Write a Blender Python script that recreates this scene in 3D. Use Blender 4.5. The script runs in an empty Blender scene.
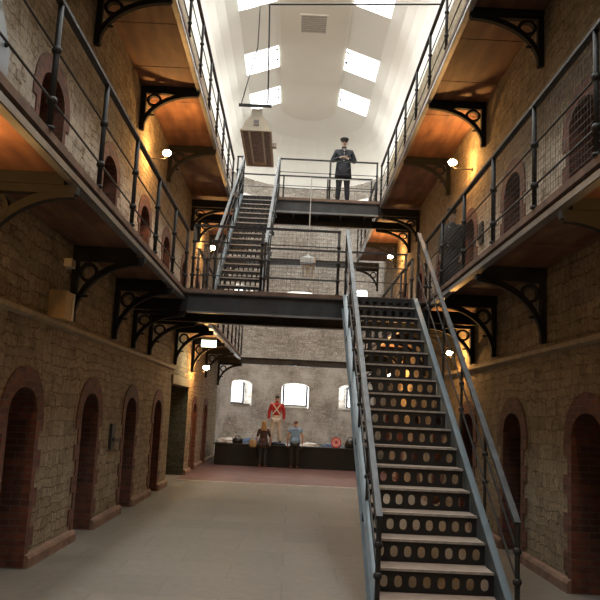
import bpy, math, random
from mathutils import Vector, Matrix
from math import sin, cos, pi, radians, sqrt
random.seed(7)
sc = bpy.context.scene
col = sc.collection
V = Vector
# ---------------------------------------------------------------- key sizes (metres)
WL, WR = -3.14, 3.51            # side walls
UL, UR = -3.41, 3.78            # upper storey wall faces, set back on a ledge
CX = (WL + WR) / 2
GA, GB = -2.20, 2.55            # gallery edges
Z1, Z2 = 4.30, 8.71             # gallery decks
ZW, ZT = 12.92, 15.5            # wall head, ceiling ridge band
Y0, YA = -5.0, 32.5             # hall start, apse spring line
RA = (WR - WL) / 2
RU = (UR - UL) / 2
RB = 1.15
B1, B1b = 14.62, 16.45          # first footbridge
B2, B2b = 23.25, 25.0           # second footbridge

# ---------------------------------------------------------------- mesh collector
class MB:
    def __init__(s): s.v = []; s.f = []; s.uv = []
    def quad(s, pts, uv=None):
        n = len(s.v); s.v += [tuple(p) for p in pts]; s.f.append(tuple(range(n, n + len(pts))))
        s.uv.append(uv if uv else [(0, 0)] * len(pts)); return s
    def face(s, idx, uv=None):
        s.f.append(tuple(idx)); s.uv.append(uv if uv else [(0, 0)] * len(idx))
    def box(s, x0, x1, y0, y1, z0, z1):
        n = len(s.v)
        s.v += [(x0, y0, z0), (x1, y0, z0), (x1, y1, z0), (x0, y1, z0), (x0, y0, z1), (x1, y0, z1), (x1, y1, z1), (x0, y1, z1)]
        for a in ((0, 3, 2, 1), (4, 5, 6, 7), (0, 1, 5, 4), (1, 2, 6, 5), (2, 3, 7, 6), (3, 0, 4, 7)): s.face([n + i for i in a])
        return s
    def bar(s, a, b, w, h=None, up=(0, 0, 1)):
        a, b = V(a), V(b); h = w if h is None else h; d = (b - a).normalized(); u = V(up)
        if abs(d.dot(u)) > .98: u = V((0, 1, 0))
        r = d.cross(u).normalized(); u = r.cross(d); n = len(s.v)
        for p in (a, b):
            for i, j in ((-1, -1), (1, -1), (1, 1), (-1, 1)): s.v.append(tuple(p + r * i * w / 2 + u * j * h / 2))
        for f in ((0, 1, 2, 3), (7, 6, 5, 4), (0, 4, 5, 1), (1, 5, 6, 2), (2, 6, 7, 3), (3, 7, 4, 0)): s.face([n + i for i in f])
        return s
    def tube(s, pts, rad, k=8, cap=True):
        pts = [V(p) for p in pts]; rads = rad if isinstance(rad, (list, tuple)) else [rad] * len(pts)
        n = len(s.v); prev = None
        for i, p in enumerate(pts):
            d = (pts[min(i + 1, len(pts) - 1)] - pts[max(i - 1, 0)]).normalized()
            if prev is None:
                u = V((0, 0, 1)) if abs(d.z) < .9 else V((1, 0, 0))
            else: u = prev
            r = d.cross(u).normalized(); u = r.cross(d); prev = u
            for j in range(k):
                a = 2 * pi * j / k; s.v.append(tuple(p + (r * cos(a) + u * sin(a)) * rads[i]))
        for i in range(len(pts) - 1):
            for j in range(k):
                s.face([n + i * k + j, n + i * k + (j + 1) % k, n + (i + 1) * k + (j + 1) % k, n + (i + 1) * k + j])
        if cap:
            s.face([n + j for j in range(k)][::-1]); m = n + (len(pts) - 1) * k; s.face([m + j for j in range(k)])
        return s
    def ball(s, c, r, k=10, q=6, sc3=(1, 1, 1)):
        n = len(s.v); c = V(c)
        for i in range(q + 1):
            t = pi * i / q
            for j in range(k):
                a = 2 * pi * j / k; s.v.append((c.x + r * sc3[0] * sin(t) * cos(a), c.y + r * sc3[1] * sin(t) * sin(a), c.z + r * sc3[2] * cos(t)))
        for i in range(q):
            for j in range(k): s.face([n + i * k + j, n + (i + 1) * k + j, n + (i + 1) * k + (j + 1) % k, n + i * k + (j + 1) % k])
        return s
    def lathe(s, prof, c=(0, 0, 0), k=16, sx=1, sy=1, cap=True):
        n = len(s.v)
        for r, z in prof:
            for j in range(k):
                a = 2 * pi * j / k; s.v.append((c[0] + r * sx * cos(a), c[1] + r * sy * sin(a), c[2] + z))
        for i in range(len(prof) - 1):
            for j in range(k): s.face([n + i * k + j, n + i * k + (j + 1) % k, n + (i + 1) * k + (j + 1) % k, n + (i + 1) * k + j])
        if cap:
            s.face([n + j for j in range(k)][::-1]); m = n + (len(prof) - 1) * k; s.face([m + j for j in range(k)])
        return s
    def prism(s, poly, y0, y1, ax='y'):
        # poly in (a,b); extruded along ax
        def P(a, b, t): return {'y': (a, t, b), 'x': (t, a, b), 'z': (a, b, t)}[ax]
        n = len(s.v); m = len(poly)
        s.v += [P(a, b, y0) for a, b in poly] + [P(a, b, y1) for a, b in poly]
        s.face([n + i for i in range(m)][::-1]); s.face([n + m + i for i in range(m)])
        for i in range(m): s.face([n + i, n + (i + 1) % m, n + m + (i + 1) % m, n + m + i])
        return s
    def band(s, inner, outer, y0, y1):
        # strip between two curves in the XZ plane, extruded in y (closed solid)
        n = len(s.v); m = len(inner)
        for y in (y0, y1):
            s.v += [(a, y, b) for a, b in inner]; s.v += [(a, y, b) for a, b in outer]
        I, O, I2, O2 = n, n + m, n + 2 * m, n + 3 * m
        for i in range(m - 1):
            s.face([I + i, I + i + 1, O + i + 1, O + i]); s.face([I2 + i, O2 + i, O2 + i + 1, I2 + i + 1])
            s.face([I + i, I2 + i, I2 + i + 1, I + i + 1]); s.face([O + i, O + i + 1, O2 + i + 1, O2 + i])
        for i in (0, m - 1): s.face([I + i, O + i, O2 + i, I2 + i])
        return s
    def build(s, name, mat, parent=None, smooth=False, loc=None):
        me = bpy.data.meshes.new(name); me.from_pydata(s.v, [], s.f)
        if any(any(u != (0, 0) for u in q) for q in s.uv):
            l = me.uv_layers.new(name='UVMap'); k = 0
            for q in s.uv:
                for u in q: l.data[k].uv = u; k += 1
        me.materials.append(mat)
        if smooth:
            for p in me.polygons: p.use_smooth = True
        me.validate(); me.update()
        o = bpy.data.objects.new(name, me); col.objects.link(o)
        if parent: o.parent = parent
        if loc: o.location = loc
        return o

def tag(o, label=None, cat=None, group=None, kind=None):
    if label: o['label'] = label
    if cat: o['category'] = cat
    if group: o['group'] = group
    if kind: o['kind'] = kind
    return o
def empty(name, loc=(0, 0, 0), rz=0, parent=None):
    o = bpy.data.objects.new(name, None); col.objects.link(o); o.location = loc; o.rotation_euler = (0, 0, rz); o.empty_display_size = .1
    if parent: o.parent = parent
    return o
def copy_tree(o, parent=None):
    c = o.copy(); col.objects.link(c); c.parent = parent
    for ch in list(o.children): copy_tree(ch, c)
    return c

# ---------------------------------------------------------------- materials
def newmat(name):
    m = bpy.data.materials.new(name); m.use_nodes = True; nt = m.node_tree; nt.nodes.clear()
    out = nt.nodes.new('ShaderNodeOutputMaterial'); b = nt.nodes.new('ShaderNodeBsdfPrincipled'); nt.links.new(b.outputs[0], out.inputs[0])
    return m, nt, b
def N(nt, t, **kw):
    n = nt.nodes.new(t)
    for k, v in kw.items():
        if k in n.inputs.keys() if hasattr(n.inputs, 'keys') else False: n.inputs[k].default_value = v
        else: setattr(n, k, v)
    return n
def ramp(nt, fac, stops):
    r = nt.nodes.new('ShaderNodeValToRGB'); e = r.color_ramp.elements
    while len(e) < len(stops): e.new(.5)
    for i, (p, c) in enumerate(stops): e[i].position = p; e[i].color = (*c, 1) if len(c) == 3 else c
    nt.links.new(fac, r.inputs[0]); return r.outputs[0]
def mix(nt, fac, a, b, mode='MIX'):
    m = nt.nodes.new('ShaderNodeMix'); m.data_type = 'RGBA'; m.blend_type = mode
    for i, x in ((0, fac), (6, a), (7, b)):
        if isinstance(x, (int, float)): m.inputs[i].default_value = x
        elif isinstance(x, tuple): m.inputs[i].default_value = (*x, 1)
        else: nt.links.new(x, m.inputs[i])
    return m.outputs[2]
def math_(nt, op, a, b=0.0, c=None):
    m = nt.nodes.new('ShaderNodeMath'); m.operation = op
    for i, x in enumerate((a, b) if c is None else (a, b, c)):
        if isinstance(x, (int, float)): m.inputs[i].default_value = x
        else: nt.links.new(x, m.inputs[i])
    return m.outputs[0]
def bump(nt, b, h, strength=.5, dist=.02):
    n = nt.nodes.new('ShaderNodeBump'); n.inputs['Strength'].default_value = strength; n.inputs['Distance'].default_value = dist
    nt.links.new(h, n.inputs['Height']); nt.links.new(n.outputs[0], b.inputs['Normal'])

def simple(name, c, rough=.6, metal=0, var=.15, scale=6, bmp=0, coat=None):
    m, nt, b = newmat(name)
    tc = nt.nodes.new('ShaderNodeTexCoord'); n = nt.nodes.new('ShaderNodeTexNoise'); n.inputs['Scale'].default_value = scale; n.inputs['Detail'].default_value = 4
    nt.links.new(tc.outputs['Object'], n.inputs[0])
    lo = tuple(max(0, x * (1 - var)) for x in c); hi = tuple(min(1, x * (1 + var)) for x in c)
    nt.links.new(ramp(nt, n.outputs[0], [(.3, lo), (.7, hi)]), b.inputs['Base Color'])
    b.inputs['Roughness'].default_value = rough; b.inputs['Metallic'].default_value = metal
    if bmp: bump(nt, b, n.outputs[0], bmp, .01)
    return m

def stone(name, cols, mortar, sx=.36, sy=.125, levels=None, plaster=None, seed=0, msz=.012):
    """coursed rubble masonry on UV in metres; levels: list of (v0,v1,colour,strength) limewash belts; plaster: (colour, lo, hi)"""
    m, nt, b = newmat(name)
    uv = nt.nodes.new('ShaderNodeUVMap')
    def nse(sc, det=4, rough=.5):
        n = nt.nodes.new('ShaderNodeTexNoise'); n.inputs['Scale'].default_value = sc; n.inputs['Detail'].default_value = det; n.inputs['Roughness'].default_value = rough
        nt.links.new(uv.outputs[0], n.inputs[0]); return n
    cur = uv.outputs[0]
    for sc, amp in ((1.1, .14), (4.0, .09), (13, .075), (40, .02)):
        nz = nse(sc, 2); sb = nt.nodes.new('ShaderNodeVectorMath'); sb.operation = 'SUBTRACT'; nt.links.new(nz.outputs['Color'], sb.inputs[0]); sb.inputs[1].default_value = (.5, .5, .5)
        off = nt.nodes.new('ShaderNodeVectorMath'); off.operation = 'SCALE'; off.inputs['Scale'].default_value = amp; nt.links.new(sb.outputs[0], off.inputs[0])
        add = nt.nodes.new('ShaderNodeVectorMath'); add.operation = 'ADD'; nt.links.new(cur, add.inputs[0]); nt.links.new(off.outputs[0], add.inputs[1]); cur = add.outputs[0]
    def bricks(w_, h_, off_):
        br = nt.nodes.new('ShaderNodeTexBrick'); br.inputs['Scale'].default_value = 1; br.inputs['Brick Width'].default_value = w_; br.inputs['Row Height'].default_value = h_
        br.inputs['Mortar Size'].default_value = msz; br.inputs['Mortar Smooth'].default_value = .9; br.offset = off_; br.squash = .6; br.squash_frequency = 3
        br.inputs['Color1'].default_value = (0, 0, 0, 1); br.inputs['Color2'].default_value = (1, 1, 1, 1); br.inputs['Mortar'].default_value = (.5, .5, .5, 1)
        nt.links.new(cur, br.inputs[0]); return br
    b1, b2 = bricks(sx, sy, .43), bricks(sx * .72, sy * 1.55, .37)
    sel = ramp(nt, nse(.9, 2).outputs[0], [(.47, (0, 0, 0)), (.53, (1, 1, 1))])
    cell = mix(nt, sel, b1.outputs['Color'], b2.outputs['Color']); gap = mix(nt, sel, b1.outputs['Fac'], b2.outputs['Fac'])
    var = mix(nt, .35, cell, nse(5, 5, .6).outputs[0])
    base = ramp(nt, var, [(.12 + .76 * i / (len(cols) - 1), c) for i, c in enumerate(cols)])
    fine = nse(16, 8, .72)
    base = mix(nt, .75, base, ramp(nt, fine.outputs[0], [(.38, (.20, .18, .16)), (.56, (1, 1, 1))]), 'MULTIPLY')
    em = ramp(nt, gap, [(.15, (1, 1, 1)), (.85, (0, 0, 0))])
    colr = mix(nt, em, mortar, base)
    big = nt.nodes.new('ShaderNodeTexNoise'); big.inputs['Scale'].default_value = .55; big.inputs['Detail'].default_value = 6; big.inputs['Roughness'].default_value = .65; nt.links.new(uv.outputs[0], big.inputs[0])
    colr = mix(nt, .5, colr, ramp(nt, big.outputs[0], [(.36, (.42, .38, .34)), (.62, (1.0, 1.0, 1.0))]), 'MULTIPLY')
    sx_ = nt.nodes.new('ShaderNodeSeparateXYZ'); nt.links.new(uv.outputs[0], sx_.inputs[0])
    if levels:
        for (v0, v1, c, st) in levels:
            mr = nt.nodes.new('ShaderNodeMapRange'); mr.inputs['From Min'].default_value = v1 + .25; mr.inputs['From Max'].default_value = v1 - .5; nt.links.new(sx_.outputs[1], mr.inputs[0])
            m2 = nt.nodes.new('ShaderNodeMapRange'); m2.inputs['From Min'].default_value = v0 - .1; m2.inputs['From Max'].default_value = v0 + .1; nt.links.new(sx_.outputs[1], m2.inputs[0])
            nn = nt.nodes.new('ShaderNodeTexNoise'); nn.inputs['Scale'].default_value = 3.2; nn.inputs['Detail'].default_value = 8; nn.inputs['Roughness'].default_value = .7; nt.links.new(uv.outputs[0], nn.inputs[0])
            k = math_(nt, 'MULTIPLY', mr.outputs[0], m2.outputs[0])
            k2 = ramp(nt, math_(nt, 'ADD', nn.outputs[0], math_(nt, 'MULTIPLY', em, .07)), [(.44, (0, 0, 0)), (.6, (1, 1, 1))])
            colr = mix(nt, math_(nt, 'MULTIPLY', math_(nt, 'MULTIPLY', k, k2), st), colr, c)
    h = em
    if plaster:
        pc, lo, hi, vmax = plaster
        pn = nt.nodes.new('ShaderNodeTexNoise'); pn.inputs['Scale'].default_value = .75; pn.inputs['Detail'].default_value = 9; pn.inputs['Roughness'].default_value = .6; nt.links.new(uv.outputs[0], pn.inputs[0])
        pf = ramp(nt, pn.outputs[0], [(lo, (0, 0, 0)), (hi, (1, 1, 1))])
        mr = nt.nodes.new('ShaderNodeMapRange'); mr.inputs['From Min'].default_value = vmax + .6; mr.inputs['From Max'].default_value = vmax - .6; nt.links.new(sx_.outputs[1], mr.inputs[0])
        pf = math_(nt, 'MULTIPLY', pf, mr.outputs[0])
        pcol = mix(nt, .6, pc, ramp(nt, fine.outputs[0], [(.3, (.6, .58, .55)), (.7, (1, 1, 1))]), 'MULTIPLY')
        colr = mix(nt, pf, colr, pcol)
    nt.links.new(colr, b.inputs['Base Color']); b.inputs['Roughness'].default_value = .92
    hh = math_(nt, 'ADD', em, math_(nt, 'MULTIPLY', fine.outputs[0], 1.5))
    bump(nt, b, hh, .9, .035)
    return m

def brick(name, c1, c2, mortar, sc_=1.0, coord='UV'):
    m, nt, b = newmat(name)
    if coord == 'UV': src = nt.nodes.new('ShaderNodeUVMap').outputs[0]
    else: src = nt.nodes.new('ShaderNodeTexCoord').outputs['Object']
    br = nt.nodes.new('ShaderNodeTexBrick'); br.inputs['Scale'].default_value = 1 / sc_
    br.inputs['Brick Width'].default_value = .225; br.inputs['Row Height'].default_value = .08; br.inputs['Mortar Size'].default_value = .008
    br.inputs['Color1'].default_value = (*c1, 1); br.inputs['Color2'].default_value = (*c2, 1); br.inputs['Mortar'].default_value = (*mortar, 1)
    nt.links.new(src, br.inputs[0])
    fine = nt.nodes.new('ShaderNodeTexNoise'); fine.inputs['Scale'].default_value = 9; fine.inputs['Detail'].default_value = 5; nt.links.new(src, fine.inputs[0])
    c = mix(nt, .6, br.outputs[0], ramp(nt, fine.outputs[0], [(.3, (.45, .42, .4)), (.7, (1, 1, 1))]), 'MULTIPLY')
    nt.links.new(c, b.inputs['Base Color']); b.inputs['Roughness'].default_value = .85
    bump(nt, b, math_(nt, 'SUBTRACT', math_(nt, 'MULTIPLY', fine.outputs[0], .5), br.outputs['Fac']), .6, .01)
    return m

M = {}
M['wall'] = stone('side_wall_rubble', [(.20, .15, .095), (.30, .23, .145), (.38, .295, .19), (.48, .39, .27)], (.12, .09, .06),
                  levels=[(4.3, 6.35, (.60, .56, .50), .9), (0, 13.5, (.42, .36, .265), .36)])
M['wall_r'] = stone('right_wall_rubble', [(.19, .14, .085), (.29, .22, .13), (.37, .285, .17), (.46, .37, .24)], (.11, .085, .055), seed=13,
                    levels=[(4.3, 6.35, (.60, .56, .50), .85), (0, 13.5, (.40, .34, .24), .36)])
M['apse'] = stone('apse_masonry', [(.46, .41, .36), (.60, .55, .49), (.70, .65, .59), (.80, .76, .70)], (.42, .38, .34), sx=.30, sy=.11, seed=5, msz=.011,
                  plaster=((.82, .79, .75), .42, .60, 4.3))
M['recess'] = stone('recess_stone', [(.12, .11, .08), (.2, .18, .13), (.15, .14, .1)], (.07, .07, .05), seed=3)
M['brick'] = brick('red_door_brick', (.185, .058, .034), (.08, .03, .022), (.12, .08, .06))
M['sillbrick'] = brick('sill_brick', (.42, .22, .16), (.36, .19, .14), (.3, .25, .2))
M['plinth'] = simple('plinth_render', (.20, .125, .09), .85, var=.3, scale=5)
M['cornice'] = simple('string_course_stone', (.30, .245, .17), .8, var=.2)
M['ceiling'] = simple('ceiling_plaster', (.86, .845, .80), .9, var=.025, scale=.6)
M['band'] = simple('ridge_plaster', (.78, .745, .675), .9, var=.04, scale=.5)
M['vent'] = simple('vent_mesh_grey', (.42, .37, .33), .8, var=.1)
M['iron'] = simple('black_painted_iron', (.015, .016, .017), .6, .1, var=.3, scale=8)
M['bracket'] = simple('black_cast_iron', (.006, .006, .006), .85, 0, var=.3)
M['rail'] = simple('dark_rail_iron', (.022, .024, .026), .6, .1, var=.3, scale=5)
M['stair_rail'] = simple('worn_grey_handrail', (.065, .07, .075), .5, .5, var=.35, scale=7)
M['stringer'] = simple('blue_grey_painted_steel', (.075, .10, .115), .45, .25, var=.22, scale=4)
M['silver'] = simple('pale_blue_steel', (.105, .135, .155), .45, .4, var=.15, scale=4)
M['riser'] = simple('perforated_riser_iron', (.009, .009, .01), .55, .1, var=.2)
M['tread'] = simple('worn_tread', (.25, .195, .155), .75, var=.18, scale=6)
M['nosing'] = simple('worn_nosing', (.36, .33, .30), .45, .3, var=.25, scale=12)
M['flange'] = simple('grey_steel_flange', (.20, .215, .225), .45, .35, var=.2, scale=3)
M['web'] = simple('dark_steel_web', (.035, .037, .04), .55, .2, var=.3, scale=3)
M['lip'] = simple('rusty_brown_deck_lip', (.17, .105, .075), .8, var=.3, scale=6)
M['wire'] = simple('wire_mesh_metal', (.10, .10, .10), .5, .4, var=.1)
M['wood'] = simple('dark_door_wood', (.045, .035, .03), .6, var=.35, scale=4)
M['black'] = simple('black_paint', (.012, .012, .012), .6, var=.2)
M['stage'] = simple('black_stage_cloth', (.006, .006, .006), .8, var=.3, scale=4)
M['boxtan'] = simple('tan_board', (.42, .29, .14), .6, var=.1)
M['boxwhite'] = simple('off_white_board', (.62, .58, .47), .6, var=.06)
M['skin'] = simple('skin', (.50, .29, .21), .5, var=.06, scale=20)
M['skinlit'] = simple('pale_wax_skin', (.62, .45, .36), .45, var=.05, scale=20)
M['blond'] = simple('blond_hair', (.34, .23, .10), .6, var=.3, scale=40)
M['brownhair'] = simple('cropped_brown_hair', (.16, .09, .055), .7, var=.3, scale=40)
M['redcoat'] = simple('scarlet_wool', (.42, .02, .025), .75, var=.15, scale=12)
M['whitecloth'] = simple('white_cotton', (.62, .59, .54), .8, var=.1, scale=10)
M['navy'] = simple('navy_uniform_wool', (.012, .014, .022), .75, var=.2, scale=10)
M['shirt'] = simple('light_blue_shirt', (.17, .31, .52), .8, var=.12, scale=14)
M['denim'] = simple('dark_jeans', (.02, .028, .04), .8, var=.2, scale=12)
M['trousers'] = simple('black_trousers', (.014, .014, .016), .8, var=.2)
M['browntop'] = simple('dark_brown_patterned_top', (.05, .028, .025), .8, var=.6, scale=25)
M['boot'] = simple('black_leather', (.012, .011, .011), .35, var=.2)
M['bluecloth'] = simple('blue_cloth', (.10, .16, .27), .85, var=.3, scale=14)
M['paper'] = simple('white_paper', (.75, .75, .73), .7, var=.06, scale=10)
M['red'] = simple('red_paint', (.55, .03, .045), .5, var=.1)
M['pinkish'] = simple('pink_drumhead', (.75, .42, .42), .5, var=.1)
M['bagtan'] = simple('tan_leather', (.34, .24, .12), .6, var=.15)
M['silverb'] = simple('silver_button', (.7, .7, .7), .3, .9, var=.05)
M['eye'] = simple('eye_dark', (.02, .015, .01), .3, var=.1)
M['lip_skin'] = simple('lips', (.38, .13, .11), .5, var=.1)
M['hood'] = simple('cream_enamel_hood', (.66, .57, .44), .5, var=.12, scale=5)
M['hooddark'] = simple('brown_grille', (.30, .25, .24), .6, var=.3, scale=9)
M['lampcap'] = simple('pale_grey_lantern_metal', (.50, .49, .46), .5, .1, var=.1)
M['winframe'] = simple('dark_window_iron', (.03, .03, .032), .5, .2, var=.2)
M['skyframe'] = simple('white_skylight_frame', (.75, .75, .73), .5, var=.03)
M['edge'] = simple('white_floor_edge', (.55, .53, .49), .7, var=.1)
M['board'] = simple('pale_blue_perspex', (.26, .33, .42), .3, var=.1)

def soffit_mat():
    m, nt, b = newmat('red_brown_soffit_slabs')
    uv = nt.nodes.new('ShaderNodeTexCoord').outputs['Object']
    mp = nt.nodes.new('ShaderNodeMapping'); nt.links.new(uv, mp.inputs[0]); mp.inputs['Scale'].default_value = (5, .9, 1)
    n = nt.nodes.new('ShaderNodeTexNoise'); n.inputs['Scale'].default_value = 1.0; n.inputs['Detail'].default_value = 6; nt.links.new(mp.outputs[0], n.inputs[0])
    n2 = nt.nodes.new('ShaderNodeTexNoise'); n2.inputs['Scale'].default_value = 2.2; n2.inputs['Detail'].default_value = 5; nt.links.new(uv, n2.inputs[0])
    sx = nt.nodes.new('ShaderNodeSeparateXYZ'); nt.links.new(uv, sx.inputs[0])
    c = ramp(nt, n.outputs[0], [(.3, (.10, .045, .03)), (.5, (.18, .085, .048)), (.72, (.27, .145, .08))])
    c = mix(nt, .6, c, ramp(nt, n2.outputs[0], [(.3, (.55, .5, .48)), (.7, (1, 1, 1))]), 'MULTIPLY')
    bx = math_(nt, 'FRACT', math_(nt, 'MULTIPLY', sx.outputs[0], 3.4))
    e = ramp(nt, bx, [(0, (0, 0, 0)), (.05, (1, 1, 1)), (.95, (1, 1, 1)), (1, (0, 0, 0))])
    c = mix(nt, math_(nt, 'ADD', math_(nt, 'MULTIPLY', e, .25), .75), (.06, .03, .02), c)
    nt.links.new(c, b.inputs['Base Color']); b.inputs['Roughness'].default_value = .7
    bump(nt, b, n2.outputs[0], .25, .01)
    return m
M['soffit'] = soffit_mat()

def floor_mat():
    m, nt, b = newmat('worn_flagstones')
    uv = nt.nodes.new('ShaderNodeTexCoord').outputs['Object']
    br = nt.nodes.new('ShaderNodeTexBrick'); br.inputs['Scale'].default_value = 1; br.inputs['Brick Width'].default_value = 1.35; br.inputs['Row Height'].default_value = .95
    br.inputs['Mortar Size'].default_value = .012; br.inputs['Mortar Smooth'].default_value = .4; br.offset = .5
    br.inputs['Color1'].default_value = (.215, .196, .166, 1); br.inputs['Color2'].default_value = (.185, .168, .142, 1); br.inputs['Mortar'].default_value = (.175, .158, .13, 1)
    nt.links.new(uv, br.inputs[0])
    n = nt.nodes.new('ShaderNodeTexNoise'); n.inputs['Scale'].default_value = .8; n.inputs['Detail'].default_value = 8; n.inputs['Roughness'].default_value = .65; nt.links.new(uv, n.inputs[0])
    n2 = nt.nodes.new('ShaderNodeTexNoise'); n2.inputs['Scale'].default_value = 8; n2.inputs['Detail'].default_value = 6; nt.links.new(uv, n2.inputs[0])
    c = mix(nt, .7, br.outputs[0], ramp(nt, n.outputs[0], [(.3, (.66, .64, .62)), (.7, (1, 1, 1))]), 'MULTIPLY')
    c = mix(nt, .5, c, ramp(nt, n2.outputs[0], [(.3, (.7, .7, .7)), (.7, (1, 1, 1))]), 'MULTIPLY')
    nt.links.new(c, b.inputs['Base Color'])
    nt.links.new(ramp(nt, n.outputs[0], [(.3, (.6,) * 3), (.7, (.8,) * 3)]), b.inputs['Roughness'])
    bump(nt, b, math_(nt, 'SUBTRACT', math_(nt, 'MULTIPLY', n2.outputs[0], .4), br.outputs['Fac']), .3, .01)
    return m
M['floor'] = floor_mat()
def red_floor():
    m, nt, b = newmat('dull_red_floor_paint')
    uv = nt.nodes.new('ShaderNodeTexCoord').outputs['Object']
    n = nt.nodes.new('ShaderNodeTexNoise'); n.inputs['Scale'].default_value = 1.3; n.inputs['Detail'].default_value = 7; nt.links.new(uv, n.inputs[0])
    nt.links.new(ramp(nt, n.outputs[0], [(.3, (.095, .045, .04)), (.7, (.145, .075, .066))]), b.inputs['Base Color']); b.inputs['Roughness'].default_value = .6
    return m
M['redfloor'] = red_floor()
def emis(name, c, s):
    m, nt, b = newmat(name); b.inputs['Base Color'].default_value = (*c, 1)
    b.inputs['Emission Color'].default_value = (*c, 1); b.inputs['Emission Strength'].default_value = s
    return m
M['bulb'] = emis('warm_bulb', (1, .50, .15), 560)
M['tubelight'] = emis('greenish_tube_light', (.92, 1, .72), 5)
def glass():
    m, nt, b = newmat('window_glass'); nt.nodes.remove(b)
    t = nt.nodes.new('ShaderNodeBsdfTransparent'); g = nt.nodes.new('ShaderNodeBsdfGlossy'); g.inputs['Roughness'].default_value = .05
    mx = nt.nodes.new('ShaderNodeMixShader'); mx.inputs[0].default_value = .05
    nt.links.new(t.outputs[0], mx.inputs[1]); nt.links.new(g.outputs[0], mx.inputs[2]); nt.links.new(mx.outputs[0], nt.nodes['Material Output'].inputs[0])
    return m
M['glass'] = glass()

# ---------------------------------------------------------------- generic wall with openings
def wall_panels(mb, fn, s0, s1, v0, v1, holes, ds=1.0, vuv=lambda v: v):
    """holes: (a,b,lo,hi) with hi a function of s or number; fn(s,v)->xyz. Column-wise tiling round the holes."""
    cuts = {round(s0, 5), round(s1, 5)}
    for a, b, lo, hi in holes:
        n = 10 if callable(hi) else 1
        for i in range(n + 1): cuts.add(round(a + (b - a) * i / n, 5))
    cs = sorted(cuts); full = []
    for a, b in zip(cs, cs[1:]):
        k = max(1, math.ceil((b - a) / ds)); full += [a + (b - a) * i / k for i in range(k)]
    full.append(cs[-1])
    for a, b in zip(full, full[1:]):
        mid = (a + b) / 2; hs = sorted([h for h in holes if h[0] < mid < h[1]], key=lambda h: h[2])
        la, lb = v0, v0
        for h in hs:
            L = (lambda s, q=h[2]: q(s) if callable(q) else q); H = (lambda s, q=h[3]: q(s) if callable(q) else q)
            seg(mb, fn, a, b, la, lb, L(a), L(b)); la, lb = H(a), H(b)
        seg(mb, fn, a, b, la, lb, v1, v1)
def seg(mb, fn, a, b, la, lb, ha, hb, dv=99):
    if ha - la < 1e-5 and hb - lb < 1e-5: return
    mb.quad([fn(a, la), fn(b, lb), fn(b, hb), fn(a, ha)], [(a, la), (b, lb), (b, hb), (a, ha)])
def arch(a, b, spring, rise):
    c = (a + b) / 2; w = (b - a) / 2
    return lambda s: spring + rise * sqrt(max(0, 1 - ((s - c) / w) ** 2))
def reveal(mb, fn, a, b, lo, hi, depth, dfn, n=10, sill=True):
    """strip round an opening going back by depth; dfn(s,v,d)->xyz"""
    H = hi if callable(hi) else (lambda s: hi)
    pts = [(a, lo)] + [(a, H(a))] + [(a + (b - a) * i / n, H(a + (b - a) * i / n)) for i in range(1, n)] + [(b, H(b)), (b, lo)]
    if sill: pts.append((a, lo))
    d = 0
    for p, q in zip(pts, pts[1:]):
        L = math.hypot(q[0] - p[0], q[1] - p[1])
        mb.quad([dfn(*p, 0), dfn(*q, 0), dfn(*q, depth), dfn(*p, depth)], [(0, d), (0, d + L), (depth, d + L), (depth, d)]); d += L

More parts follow.
